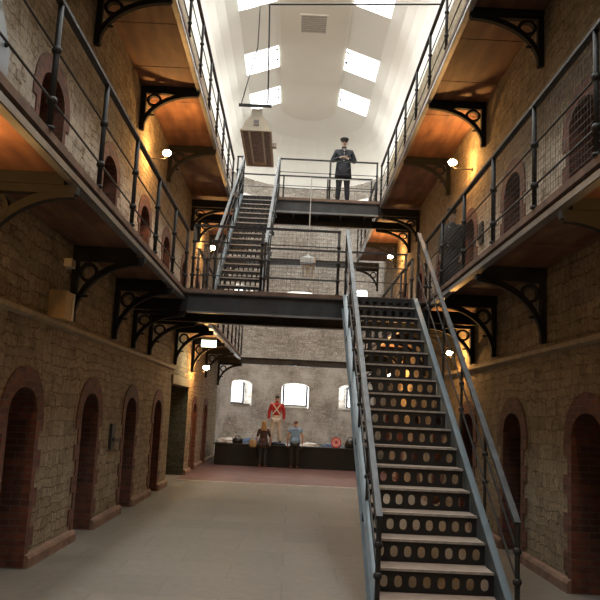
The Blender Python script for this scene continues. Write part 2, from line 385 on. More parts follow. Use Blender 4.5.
# ---------------------------------------------------------------- setting
doorY = [5.9, 9.05, 12.1, 15.15, 18.2]
DOORS = {'left': doorY + [25.2, 28.4], 'right': doorY + [21.3, 24.4, 27.5]}
DW, DSP, DR = .98, 1.78, .30      # opening width, spring height, rise
UDOOR = {'left': [6.55, 9.8, 13.1, 16.35, 19.3, 22.6, 25.9, 29.1], 'right': [6.5, 9.8, 13.1, 16.4, 19.6, 22.9, 26.1, 29.3]}
dn = [0]; DZ = {}
def side_wall(side):
    X = WL if side == 'left' else WR; XU = UL if side == 'left' else UR; sg = -1 if side == 'left' else 1
    face = lambda v: X if v < Z1 - .001 else XU
    fn = lambda s, v: (X, s, v); dfn = lambda s, v, d: (face(v) + sg * d, s, v)
    holes = []
    for lev in (0, Z1):
        for y in (DOORS[side] if lev == 0 else UDOOR[side]):
            a, b = y - DW / 2, y + DW / 2
            dz = .08 if lev == 0 else (-.03 if side == 'left' else .04)
            holes.append((a, b, lev, arch(a, b, lev + DSP + dz, DR)))
            DZ[(side, lev)] = dz
    if side == 'left': holes.append((20.05, 23.4, 0, 2.75))
    w = MB(); wall_panels(w, fn, Y0, YA, 0, Z1, [h for h in holes if h[2] < 1], 1.0)
    wall_panels(w, lambda s, v: (XU, s, v), Y0, YA, Z1, ZW, [h for h in holes if h[2] > 1], 1.0)
    w.quad([(X, Y0, Z1 - .002), (X, YA, Z1 - .002), (XU + sg * .5, YA, Z1 - .002), (XU + sg * .5, Y0, Z1 - .002)], [(0, 0), (40, 0), (40, .3), (0, .3)])
    o = w.build('wall_' + side, M['wall' if side == 'left' else 'wall_r']); tag(o, 'rubble stone side wall with brick door arches, %s side' % side, None, kind='structure')
    for a, b, lo, hi in holes:
        if not callable(hi): continue
        dn[0] += 1; XX = face(lo); e = empty('door_%d' % dn[0], (XX, (a + b) / 2, lo)); tag(e, kind='structure')
        loc = V((XX, (a + b) / 2, lo))
        # brick surround: a band 0.28 wide standing 15 mm proud, plus reveal
        s = MB(); c = (a + b) / 2; bw = .24; H = hi
        inner = [(a, lo)] + [(a + (b - a) * i / 12, H(a + (b - a) * i / 12)) for i in range(13)] + [(b, lo)]
        spz = lo + DSP + DZ[(side, 0 if lo < 1 else Z1)]
        inner = [(a, lo)]; outer = []
        def tooth(i): return .27 if i % 2 else .13
        nj = 8; outer.append((a - tooth(0), lo))
        for i in range(nj):
            z_ = lo + (spz - lo) * (i + 1) / nj
            inner += [(a, z_), (a, z_ + .001)]; outer += [(a - tooth(i), z_), (a - (tooth(i + 1) if i < nj - 1 else .25), z_ + .001)]
        for i in range(1, 12):
            t_ = pi * i / 12; inner.append((c - DW / 2 * cos(t_), spz + DR * sin(t_))); outer.append((c - (DW / 2 + .25) * cos(t_), spz + (DR + .25) * sin(t_)))
        for i in range(nj - 1, -1, -1):
            z_ = lo + (spz - lo) * (i + 1) / nj
            inner += [(b, z_ + .001), (b, z_)]; outer += [(b + (tooth(i + 1) if i < nj - 1 else .25), z_ + .001), (b + tooth(i), z_)]
        inner.append((b, lo)); outer.append((b + tooth(0), lo))
        pr = -.018
        def P(q, d): return tuple(V(dfn(q[0], q[1], d)) - loc)
        for i in range(len(inner) - 1):
            p, q, r, t = inner[i], inner[i + 1], outer[i + 1], outer[i]
            s.quad([P(p, pr), P(q, pr), P(r, pr), P(t, pr)], [p, q, r, t])
            s.quad([P(t, pr), P(r, pr), P(r, 0), P(t, 0)], [t, r, (r[0] + .02, r[1]), (t[0] + .02, t[1])])
        def dd(ss, v, d): return tuple(V(dfn(ss, v, d + pr)) - loc)
        reveal(s, None, a, b, lo, H, .50, dd, 12, sill=False)
        s.build('brick_surround', M['brick'], e)
        # plank door
        d = MB(); dep = .40
        n = 7
        for i in range(n):
            u0 = a + (b - a) * i / n; u1 = a + (b - a) * (i + 1) / n; z = [H(u0), H(u1)]
            q = [(u0 + .006, lo + .01), (u1 - .006, lo + .01), (u1 - .006, z[1]), (u0 + .006, z[0])]
            d.prism([(yy - loc.y, zz - loc.z) for yy, zz in q], sg * dep, sg * (dep + .05), 'x')
        d.box(sg * dep - .02, sg * dep + .02, a - loc.y + .02, b - loc.y - .02, .35, .47); d.box(sg * dep - .02, sg * dep + .02, a - loc.y + .02, b - loc.y - .02, 1.4, 1.52)
        d.quad([P((a, lo), dep + .052), P((b, lo), dep + .052), P((b, lo + DSP + DR), dep + .052), P((a, lo + DSP + DR), dep + .052)])
        d.build('door_panel', M['wood'], e)
        MB().box(sg * dep - sg * .045 - .02, sg * dep - sg * .045 + .02, .12, .40, .93, 1.05).bar((sg * (dep - .06), .0, .99), (sg * (dep - .06), .44, .99), .03).build('door_bolt', M['black'], e)
    return holes
hl = side_wall('left'); hr = side_wall('right')
# left recess passage between 20.05 and 23.4
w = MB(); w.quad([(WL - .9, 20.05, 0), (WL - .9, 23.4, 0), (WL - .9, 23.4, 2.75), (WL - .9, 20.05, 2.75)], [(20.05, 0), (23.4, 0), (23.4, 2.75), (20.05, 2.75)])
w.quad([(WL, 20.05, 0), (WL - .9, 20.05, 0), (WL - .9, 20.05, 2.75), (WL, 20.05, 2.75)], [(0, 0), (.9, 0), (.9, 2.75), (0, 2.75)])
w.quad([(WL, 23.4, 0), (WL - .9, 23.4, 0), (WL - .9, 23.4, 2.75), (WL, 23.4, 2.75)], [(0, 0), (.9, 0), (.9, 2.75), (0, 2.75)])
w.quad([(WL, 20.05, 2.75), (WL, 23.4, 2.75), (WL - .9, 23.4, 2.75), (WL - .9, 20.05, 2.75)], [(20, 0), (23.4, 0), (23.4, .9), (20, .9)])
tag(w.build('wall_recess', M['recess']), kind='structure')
tag(MB().box(WL - .3, WL + .05, 19.95, 23.5, 2.62, 2.86).build('trim_1', M['cornice']), 'dark stone lintel over the recessed passage', kind='structure')
# floor
def plane(name, x0, x1, y0, y1, z, mat):
    m = MB(); m.quad([(x0, y0, z), (x1, y0, z), (x1, y1, z), (x0, y1, z)], [(x0, y0), (x1, y0), (x1, y1), (x0, y1)]); return m.build(name, mat)
tag(MB().box(WL - 1, WR + 1, Y0, YA + 4, -.12, 0).build('floor', M['floor']), kind='structure')
tag(MB().box(WL + .0, WR, 21.75, 31.9, .0, .012).build('floor_red_paint', M['redfloor']), kind='structure')
tag(MB().box(WL + .02, WR - .02, 21.68, 21.76, .0, .016).build('trim_2', M['edge']), 'thin white strip edging the red floor', kind='structure')
# plinths and string courses
k = 0
for side in ('left', 'right'):
    X = WL if side == 'left' else WR; sg = 1 if side == 'left' else -1
    gaps = sorted([(y - DW / 2, y + DW / 2) for y in DOORS[side]] + ([(20.05, 23.4)] if side == 'left' else []))
    m = MB(); a = Y0
    for g0, g1 in gaps + [(YA, YA)]:
        if g0 - a > .2:
            prof = [(X, 0), (X + sg * .075, 0), (X + sg * .075, .11), (X + sg * .055, .145), (X, .16)]
            if sg < 0: prof = prof[::-1]
            m.prism(prof, a + .01, g0 - .01, 'y')
        a = g1
    tag(m.build('baseboard_' + side, M['plinth']), kind='structure')
    k += 1
    tag(MB().prism([(X, 2.965), (X + sg * .075, 2.99), (X + sg * .075, 3.045), (X, 3.075)][::sg], Y0, 20.05, 'y').build('trim_%d' % (k + 2), M['cornice']), 'string course running along the %s wall above the doors' % side, kind='structure')
# end wall behind the camera
m = MB(); m.quad([(WL, Y0, 0), (WR, Y0, 0), (WR, Y0, 15.6), (WL, Y0, 15.6)], [(WL, 0), (WR, 0), (WR, 15.6), (WL, 15.6)])
tag(m.build('wall_front', M['wall']), kind='structure')

# apse : s = arc length, radius RA
def apse_pt(s, v, d=0, up=-1):
    th = s / RA; r = (RA if v < Z1 + up * .001 else RU) + d
    return (CX + r * sin(th), YA + r * cos(th), v)
WINS = []
aw = .57
for rowz in (2.30, 6.72, 11.28):
    for th in (-48, 0, 48):
        s = radians(th) * RA; a, b = s - aw, s + aw
        WINS.append((th, a, b, rowz, rowz + (.70 if rowz > 9 else .90), .15))
FW = .07     # the reveals widen towards the room
holes = [(a - FW, b + FW, lo - .05, arch(a - FW, b + FW, sp + .03, r)) for th, a, b, lo, sp, r in WINS]
w = MB(); wall_panels(w, lambda q, v: apse_pt(q, min(v, Z1 - .01)), -RA * pi / 2, RA * pi / 2, 0, Z1, [h for h in holes if h[2] < Z1], .18)
wall_panels(w, apse_pt, -RA * pi / 2, RA * pi / 2, Z1, ZW, [h for h in holes if h[2] > Z1], .18)
for i in range(24):
    t0, t1 = -pi / 2 + pi * i / 24, -pi / 2 + pi * (i + 1) / 24
    w.quad([(CX + RA * sin(t0), YA + RA * cos(t0), Z1), (CX + RA * sin(t1), YA + RA * cos(t1), Z1), (CX + RU * sin(t1), YA + RU * cos(t1), Z1), (CX + RU * sin(t0), YA + RU * cos(t0), Z1)], [(i * .3, 0), (i * .3 + .3, 0), (i * .3 + .3, .3), (i * .3, .3)])
def splay(h):
    c = (h[0] + h[1]) / 2
    def f(q, v, d):
        if d == 0: return apse_pt(q, v, 0)
        k = (abs(h[1] - h[0]) / 2 - FW * 1.1) / (abs(h[1] - h[0]) / 2); return apse_pt(c + (q - c) * k, v if v < h[2] + .01 else v - .04, d)
    return f
for h in holes: reveal(w, None, h[0], h[1], h[2], h[3], .46, splay(h), 10, sill=True)
o = w.build('wall_back', M['apse']); tag(o, 'curved apse wall of pale grey masonry', kind='structure')
lights = []
def area(loc, rot_to, sx, sy, power, color=(.98, 1, .965), spread=pi, name='daylight'):
    l = bpy.data.lights.new(name, 'AREA'); l.shape = 'RECTANGLE'; l.size = sx; l.size_y = sy; l.energy = power; l.color = color; l.spread = spread
    o = bpy.data.objects.new(name, l); col.objects.link(o); o.location = loc
    o.rotation_euler = V(rot_to).to_track_quat('-Z', 'Y').to_euler(); return o
WIN_P, SKY_R = 45, 33.0
for i, (th, a, b, lo, sp, r) in enumerate(WINS):
    t = radians(th); nrm = V((sin(t), cos(t), 0)); tan = V((cos(t), -sin(t), 0))
    base = V((CX, YA, lo)) + nrm * ((RA if lo < Z1 else RU) + .40)
    e = empty('window_%d' % (i + 1), base, -t); tag(e, kind='structure')
    f = MB(); W = aw * 1.04; Hh = sp - lo
    f.box(-W, -W + .085, -.03, .03, 0, Hh + .05); f.box(W - .085, W, -.03, .03, 0, Hh + .05); f.box(-W, W, -.03, .03, 0, .08)
    inn = [(-W + (2 * W) * j / 12, Hh - .05 + (r + .05) * sqrt(max(0, 1 - (-1 + j / 6) ** 2)) - .0) for j in range(13)]
    outp = [(x_, z_ + .07) for x_, z_ in inn]; f.band(inn, outp, -.03, .03)
    f.build('window_frame', M['winframe'], e)
    g = MB(); g.box(-W + .03, W - .03, -.004, .004, .03, Hh); g.build('window_glass', M['glass'], e)
    if lo < 3:
        sl = MB(); sl.box(-aw * 1.02, aw * 1.02, -.44, -.02, -.045, .02); sl.build('window_sill', M['sillbrick'] if th < 0 else M['ceiling'], e)
    area(base + nrm * .16 + V((0, 0, .55)), -nrm, 1.35, 1.35, WIN_P)

# vault : profile arc parameter p in [0,1]: wall head -> ridge band
def prof(p):
    if P0 < p < P1:
        a, b = prof(P0), prof(P1); k = (p - P0) / (P1 - P0); return a[0] + (b[0] - a[0]) * k, a[1] + (b[1] - a[1]) * k
    t = p * pi / 2
    return RU - (RU - RB) * (1 - cos(t)), ZW + (ZT - ZW) * sin(t)
def p_of_r(r): return math.acos(1 - (RU - r) / (RU - RB)) / (pi / 2)
P0, P1 = p_of_r(2.52), p_of_r(1.27)
skyY = [30.15, 26.6, 21.75, 18.2, 13.4, 9.85, 5.0, 1.45, -3.0]
m = MB()
for sg in (-1, 1):
    def fn(s, v, sg=sg):
        r, z = prof(v); return (CX + sg * r, s, z)
    cuts = sorted({round(Y0, 4), YA} | {round(y, 4) for y in skyY} | {round(y + 1.75, 4) for y in skyY})
    ps = sorted({0, .1, .2, .3, .4, .5, P0, (P0 * 2 + P1) / 3, (P0 + P1 * 2) / 3, P1, 1, (1 + P1) / 2})
    for a, b in zip(cuts, cuts[1:]):
        mid = (a + b) / 2; sky = any(y < mid < y + 1.75 for y in skyY)
        for u, v in zip(ps, ps[1:]):
            if sky and P0 - 1e-6 <= u and v <= P1 + 1e-6: continue
            m.quad([fn(a, u), fn(b, u), fn(b, v), fn(a, v)])
    # well sides
    for y in skyY:
        A_, B_ = V(fn(y, P0)), V(fn(y, P1)); nn = V((sg * (B_.z - A_.z), 0, sg * sg * abs(B_.x - A_.x))).normalized() * .28
        c4 = [V(fn(y, P0)), V(fn(y + 1.75, P0)), V(fn(y + 1.75, P1)), V(fn(y, P1))]
        for i in range(4):
            p, q = c4[i], c4[(i + 1) % 4]; m.quad([p, q, q + nn, p + nn])
n = 20
for i in range(n):
    t0, t1 = -pi / 2 + pi * i / n, -pi / 2 + pi * (i + 1) / n
    pp = ps
    for u, v in zip(pp, pp[1:]):
        q = []
        for t, w_ in ((t0, u), (t1, u), (t1, v), (t0, v)):
            r, z = prof(w_); q.append((CX + r * sin(t), YA + r * cos(t), z))
        m.quad(q)
o = m.build('ceiling', M['ceiling'], smooth=True); tag(o, 'white plastered vaulted ceiling', kind='structure')
# ridge band, slightly proud, rounded end
m = MB(); poly = [(CX - RB - .03, Y0), (CX + RB + .03, Y0)] + [(CX + (RB + .03) * cos(t), YA + (RB + .03) * sin(t)) for t in [pi * i / 16 for i in range(17)]]
m.prism(poly, ZT - .05, ZT + .03, 'z'); tag(m.build('ceiling_ridge_band', M['band']), 'flat cream band along the crown of the ceiling with a rounded end', kind='structure')

# skylights
nsk = len(WINS)
for sg in (-1, 1):
    for i, y in enumerate(skyY):
        nsk += 1
        r0, z0 = prof(P0); r1, z1 = prof(P1)
        A_, B_ = V((CX + sg * r0, y + .875, z0)), V((CX + sg * r1, y + .875, z1)); c = (A_ + B_) / 2; L = (A_ - B_).length
        up = V((sg * (z1 - z0), 0, r0 - r1)).normalized()          # outward normal
        ax = (B_ - A_).normalized()
        e = empty('window_%d' % nsk, c + up * .2); tag(e, kind='structure')
        fr = MB(); h = L / 2; yy = .875
        def Q(a, b, d=0): return ax * a + V((0, b, 0)) + up * d
        for p, q in (((-h, -yy), (h, -yy)), ((h, -yy), (h, yy)), ((h, yy), (-h, yy)), ((-h, yy), (-h, -yy))): fr.bar(Q(*p), Q(*q), .05, .05, up)
        fr.build('skylight_frame', M['skyframe'], e)
        g = MB(); g.quad([Q(-h, -yy), Q(h, -yy), Q(h, yy), Q(-h, yy)]); g.build('skylight_glass', M['glass'], e)
        for yo in (-.45, .35):
            s = MB(); s.prism([(-.07, 0), (.07, 0), (.0, .24)], -.02, .02, 'x')
            so = s.build('skylight_stay', M['black'], e); so.location = Q(h - .10, yo, -.14); so.rotation_euler = (0, sg * -1.1, 0)
        area(c + up * .27, -up, L * .96, 1.7, SKY_R * pi * L * 1.75)
# ceiling vent
e = empty('ceiling_vent', (.17, 24.8, ZT - .05)); tag(e, 'square grey vent panel set in the ridge of the white ceiling', 'vent')
s = MB(); s.box(-.46, .46, -.62, .62, -.012, .0); s.build('vent_panel', M['vent'], e)
s = MB()
for a, b in (((-.46, -.62), (.46, -.62)), ((.46, -.62), (.46, .62)), ((.46, .62), (-.46, .62)), ((-.46, .62), (-.46, -.62))): s.bar((*a, -.015), (*b, -.015), .05, .03)
s.build('vent_frame', M['band'], e)
s = MB()
for i in range(9): s.box(-.43, .43, -.56 + i * .135, -.52 + i * .135, -.02, -.012)
s.build('vent_slats', M['lampcap'], e)

# ---------------------------------------------------------------- galleries
BY = {1: [3.7, 7.1, 10.5, 13.1, 14.70, 16.40, 20.1, 23.6, 27.4], 2: [4.2, 7.8, 11.4, 15.05, 18.6, 23.28, 24.97, 28.4]}
def gallery(side, zt, nm):
    sg = -1 if side == 'left' else 1; X = (WL if side == 'left' else WR) if zt < 5 else (UL if side == 'left' else UR); E = GA if side == 'left' else GB
    y0, y1 = -4.6, 31.88
    e = empty('gallery_walkway', (0, 0, zt)); tag(e, nm, 'gallery')
    s = MB(); xa, xb = sorted((E - sg * .03, X - sg * .004)); s.box(xa, xb, y0, y1, -.075, 0); s.build('deck', M['lip'], e)
    s = MB(); xa, xb = sorted((E + sg * .02, X - sg * .004)); a = y0
    while a < y1 - .05:
        b = min(a + 1.7, y1); s.box(xa, xb, a + .012, b - .012, -.125, -.078); a = b
    s.build('soffit_slabs', M['soffit'], e)
    s = MB(); xa, xb = sorted((E + sg * .035, E + sg * .06)); s.box(xa, xb, y0, y1, -.19, -.076)
    s.build('edge_web', M['web'], e)
    s = MB(); xa, xb = sorted((E - sg * .02, E + sg * .06)); s.box(xa, xb, y0, y1, -.205, -.185); xa, xb = sorted((E - sg * .035, E - sg * .025)); s.box(xa, xb, y0, y1, -.20, -.135)
    s.build('edge_flange', M['flange'], e)
    for y in BY[1 if zt < 5 else 2]:
        if (zt < 5 and abs(y - 15.5) < 1.2) or (zt > 5 and abs(y - 24.1) < 1): continue
        xa, xb = sorted((E + sg * .065, X - sg * .004)); MB().box(xa, xb, y - .05, y + .05, -.245 if zt < 5 else -.205, -.126).build('cross_joist', M['bracket'], e)
    return e
gallery('left', Z1, 'first floor iron and slab walkway along the left wall, beside the near footbridge')
gallery('right', Z1, 'first floor iron and slab walkway along the right wall, behind the wire mesh railing')
gallery('left', Z2, 'upper walkway along the left wall with orange lit underside')
gallery('right', Z2, 'upper walkway along the right wall with orange lit underside')

# cast iron brackets (local: wall at x=0, arm towards +x, top at z=0)
def bracket_proto(arm=1.0, drop=.86, t=.10):
    e = empty('gallery_bracket')
    s = MB(); s.box(.01, .09, -t / 2, t / 2, -drop, 0); s.box(.01, arm, -t / 2, t / 2, -.075, 0)
    inn, out = [], []
    for i in range(15):
        a = pi / 2 * i / 14
        out.append((arm * .98 - (arm * .98 - .02) * sin(a), -drop + (drop - .02) * cos(a) * 1.0 - .0))
        inn.append((arm * .98 - (arm * .98 - .075) * sin(a), -drop - .02 + (drop - .085) * cos(a)))
    s.band(inn, out, -t / 2 + .005, t / 2 - .005)
    s.bar((.09, 0, -drop * .62), (.24, 0, -drop * .62), .03)
    s.build('bracket_frame', M['bracket'], e)
    r = MB(); c = (.235, -.225); ri, ro = .09, .13
    for A_, B_ in (((ri), (ro)),):
        i1 = [(c[0] + ri * cos(2 * pi * j / 20), c[1] + ri * sin(2 * pi * j / 20)) for j in range(21)]; o1 = [(c[0] + ro * cos(2 * pi * j / 20), c[1] + ro * sin(2 * pi * j / 20)) for j in range(21)]
        r.band(i1, o1, -t / 2, t / 2)
    r.build('ring', M['bracket'], e)
    return e
bp = None
BRK = []
for side in ('left', 'right'):
    for lev, zt, ys in ((1, Z1, BY[1]), (2, Z2, BY[2])):
        for i, y in enumerate(ys): BRK.append((side, lev, zt, y, i, len(ys)))
ordw = ['nearest', 'second nearest', 'third', 'fourth', 'fifth', 'sixth', 'seventh', 'eighth', 'farthest']
for side, lev, zt, y, i, n in BRK:
    if bp is None: bp = bracket_proto(); o = bp
    else: o = copy_tree(bp)
    onb = (lev == 1 and abs(y - 15.5) < 1.2) or (lev == 2 and abs(y - 24.1) < 1)
    o.location = ((WL if side == 'left' else WR) if lev == 1 else (UL if side == 'left' else UR), y, zt - (.46 if onb else .25 if lev == 1 else .21)); o.scale = (1.0 if lev == 1 else 1.2, 1, (.86 if onb else 1.08 if lev == 1 else 1)); o.rotation_euler = (0, 0, 0 if side == 'left' else pi)
    fl = 'first floor' if lev == 1 else 'upper'
    tag(o, 'black arched bracket under the %s %s walkway, %s from the camera' % (side, fl, ordw[i]), 'bracket', 'cast iron brackets under the walkways')

# railings
def posts_in(a, b, off=6.25, step=1.70, lo=-99):
    ys = []; k = -8
    while off + k * step < 40:
        y = off + k * step
        if a + .5 < y < b - .5: ys.append(y)
        k += 1
    return [a] + ys + [b]
def post_mesh(h, joints, mat=None):
    s = MB(); s.tube([(0, 0, .002), (0, 0, h)], .028, 8)
    for z in joints: s.ball((0, 0, z), .047, 8, 6)
    s.tube([(0, 0, .002), (0, 0, .03)], .045, 8)
    return s
def railing(name, label, pts, h=1.17, joints=(.26, .72), mesh=False, mat='rail', extra=None, group='iron railings along the walkways', mesh_step=.075):
    """pts: list of floor points along the run (posts); rails follow them"""
    o0 = V(pts[0]); e = empty(name, o0); tag(e, label, 'railing', group)
    P_ = [V(p) - o0 for p in pts]
    pm = None
    for p in P_:
        if pm is None: pm = post_mesh(h, joints).build('post', M['iron'], e, smooth=True); q = pm
        else: q = pm.copy(); col.objects.link(q); q.parent = e
        q.location = p
    a, b = P_[0], P_[-1]
    d = (b - a).normalized()
    MB().bar(a + V((0, 0, h)) - d * .03, b + V((0, 0, h)) + d * .03, .065, .035).build('top_rail', M[mat], e)
    for j in joints:
        MB().tube([a + V((0, 0, j)), b + V((0, 0, j))], .0115, 6).build('middle_rail', M[mat], e)
    if mesh:
        s = MB(); L = (b - a).length; n = int(L / mesh_step)
        for i in range(1, n): 
            p = a + d * (L * i / n); s.bar(p + V((0, 0, .03)), p + V((0, 0, h - .02)), .0035)
        z = .05
        while z < h - .03: s.bar(a + V((0, 0, z)), b + V((0, 0, z)), .0035); z += mesh_step
        s.build('wire_mesh', M['wire'], e)
    return e
def run(x, z, a, b): return [(x, y, z) for y in posts_in(a, b)]
ra, rb = GA + .02, GB - .02
railing('walkway_railing', 'dark iron railing of the first floor walkway on the left, before the near footbridge', run(ra, Z1, -4.5, B1 + .02))
railing('walkway_railing', 'dark iron railing of the first floor walkway on the left, beyond the near footbridge', run(ra, Z1, B1b, 31.8))
railing('walkway_railing', 'dark iron railing filled with wire mesh on the first floor walkway on the right', run(rb, Z1, -4.5, B1 + .02), mesh=True)
railing('walkway_railing', 'dark iron railing of the first floor walkway on the right, behind the big staircase', run(rb, Z1, B1b, 31.8))
railing('walkway_railing', 'iron railing of the upper walkway at top left, against the white ceiling', run(ra, Z2, -4.5, B2))
railing('walkway_railing', 'iron railing of the upper walkway on the left, beyond the far footbridge', run(ra, Z2, B2b, 31.8))
railing('walkway_railing', 'iron railing of the upper walkway at top right, against the white ceiling', run(rb, Z2, -4.5, B2))
railing('walkway_railing', 'iron railing of the upper walkway on the right, beyond the far footbridge', run(rb, Z2, B2b, 31.8))
# footbridges
def bridge(y0, y1, z, label):
    e = empty('footbridge', (0, y0, z)); tag(e, label, 'footbridge', 'iron footbridges between the walkways'); w = y1 - y0
    x0, x1 = GA + .10, GB - .10
    MB().box(x0 - .06, x1 + .06, -.04, w + .04, -.075, .001).build('deck', M['lip'], e)
    for nm, ya, s_ in (('front_beam', .03, -1), ('rear_beam', w - .03, 1)):
        s = MB(); s.box(x0, x1, ya - .012, ya + .012, -.44, -.077); s.box(x0, x1, ya - .07, ya + .07, -.10, -.077)
        b = s.build(nm, M['web'], e)
        MB().box(x0, x1, ya - .075, ya + .075, -.465, -.44).build('bottom_flange', M['flange'], b)
    for i in range(6):
        xx = x0 + .3 + i * (x1 - x0 - .6) / 5; MB().box(xx - .03, xx + .03, .05, w - .05, -.24, -.13).build('cross_joist', M['web'], e)
    wl, wr = (WL, WR) if z < 5 else (UL, UR)
    for ya in (.03, w - .03):
        for xa, xb in ((wl + .004, x0), (x1, wr - .004)): MB().box(xa, xb, ya - .05, ya + .05, -.44, -.21).build('outrigger_beam', M['bracket'], e)
    MB().box(x0, x1, .045, w - .045, -.128, -.078).build('soffit', M['black'], e)
bridge(B1, B1b, Z1, 'near iron footbridge with dark deep beam spanning the hall between first floor walkways')
bridge(B2, B2b, Z2, 'far upper iron footbridge with the uniformed guard standing on it')
S1L, S1R = .98, 2.245      # stair 1 tread edges
S2L, S2R = -1.80, -.83
BH = 1.27
railing('footbridge_railing', 'meshed iron railing along the front of the near footbridge, left of the big staircase', [(GA + .16, B1 + .02, Z1), (-.70, B1 + .02, Z1), (.80, B1 + .02, Z1)], BH, (.28, .62, .95), True, group='railings of the footbridges')
railing('footbridge_railing', 'iron railing along the rear of the near footbridge, right of the narrow upper stair', [(S2R + .2, B1b, Z1), (.9, B1b, Z1), (GB - .16, B1b, Z1)], BH, (.28, .62, .95), True, group='railings of the footbridges', mesh_step=.1)
railing('footbridge_railing', 'short iron railing at the rear left corner of the near footbridge', [(GA + .16, B1b, Z1), (S2L - .16, B1b, Z1)], BH, (.28, .62, .95), False, group='railings of the footbridges')
railing('footbridge_railing', 'iron railing along the front of the far upper footbridge before the guard', [(S2R + .12, B2 + .02, Z2), (.9, B2 + .02, Z2), (GB - .16, B2 + .02, Z2)], BH, (.40, .84), False, group='railings of the footbridges')
railing('footbridge_railing', 'iron railing along the rear of the far upper footbridge', [(GA + .16, B2b, Z2), (-.6, B2b, Z2), (.9, B2b, Z2), (GB - .16, B2b, Z2)], BH, (.40, .84), False, group='railings of the footbridges')
railing('footbridge_railing', 'short iron railing at the front left corner of the far upper footbridge', [(GA + .16, B2 + .02, Z2), (S2L - .1, B2 + .02, Z2)], BH, (.40, .84), False, group='railings of the footbridges')
# end beams in front of the apse
for z, lb in ((Z1 - .08, 'dark iron beam crossing the apse at first floor level below the windows'), (Z2 - .2, 'dark iron beam crossing the apse at upper level behind the hanging lantern')):
    e = empty('tie_beam', (0, 32.0, z)); tag(e, lb, 'beam', 'iron beams across the apse')
    s = MB(); s.box(WL + .01, WR - .01, -.03, .03, -.25, 0); s.box(WL + .01, WR - .01, -.1, .1, -.02, .0); s.box(WL + .01, WR - .01, -.1, .1, -.27, -.25); s.build('girder', M['web'], e)
    MB().box(.0, .35, -.12, -.06, -.2, -.05).build('splice_plate', M['black'], e)
for side, x, rz in (('left', WL + .01, 0), ('right', WR - .01, pi)):
    for z, fl in ((Z1 - .08, 'first floor'), (Z2 - .2, 'upper')):
        o = copy_tree(bp); o.location = (x, 32.0, z - .272); o.rotation_euler = (0, 0, rz)
        tag(o, 'black arched bracket under the %s %s end of the beam across the apse' % (fl, side), 'bracket', 'cast iron brackets under the walkways')

# ---------------------------------------------------------------- staircases
RISE = .2427
def riser_mesh(w, nh, mat_name='riser'):
    s = MB(); holes = []; pitch = w / (nh + .25); zc = .112; hw, hh = .041, .060
    for i in range(nh):
        c = -w / 2 + pitch * (i + .62); a, b = c - hw, c + hw
        def lo(q, c=c): 
            t = min(1, abs(q - c) / hw); return zc - (.022 + .038 * sqrt(max(0, 1 - t * t)))
        def hi(q, c=c):
            t = min(1, abs(q - c) / hw); return zc + (.022 + .038 * sqrt(max(0, 1 - t * t)))
        holes.append((a, b, lo, hi))
    T = .006
    for y, flip in ((-T / 2, 1), (T / 2, -1)):
        wall_panels(s, lambda q, v, y=y: (q, y, v), -w / 2, w / 2, 0, .225, holes, 9)
    for a, b, lo, hi in holes:
        n = 10; pts = [(a + (b - a) * i / n, lo(a + (b - a) * i / n)) for i in range(n + 1)] + [(b - (b - a) * i / n, hi(b - (b - a) * i / n)) for i in range(n + 1)]
        for p, q in zip(pts, pts[1:] + pts[:1]): s.quad([(p[0], -T / 2, p[1]), (q[0], -T / 2, q[1]), (q[0], T / 2, q[1]), (p[0], T / 2, p[1])])
    return s
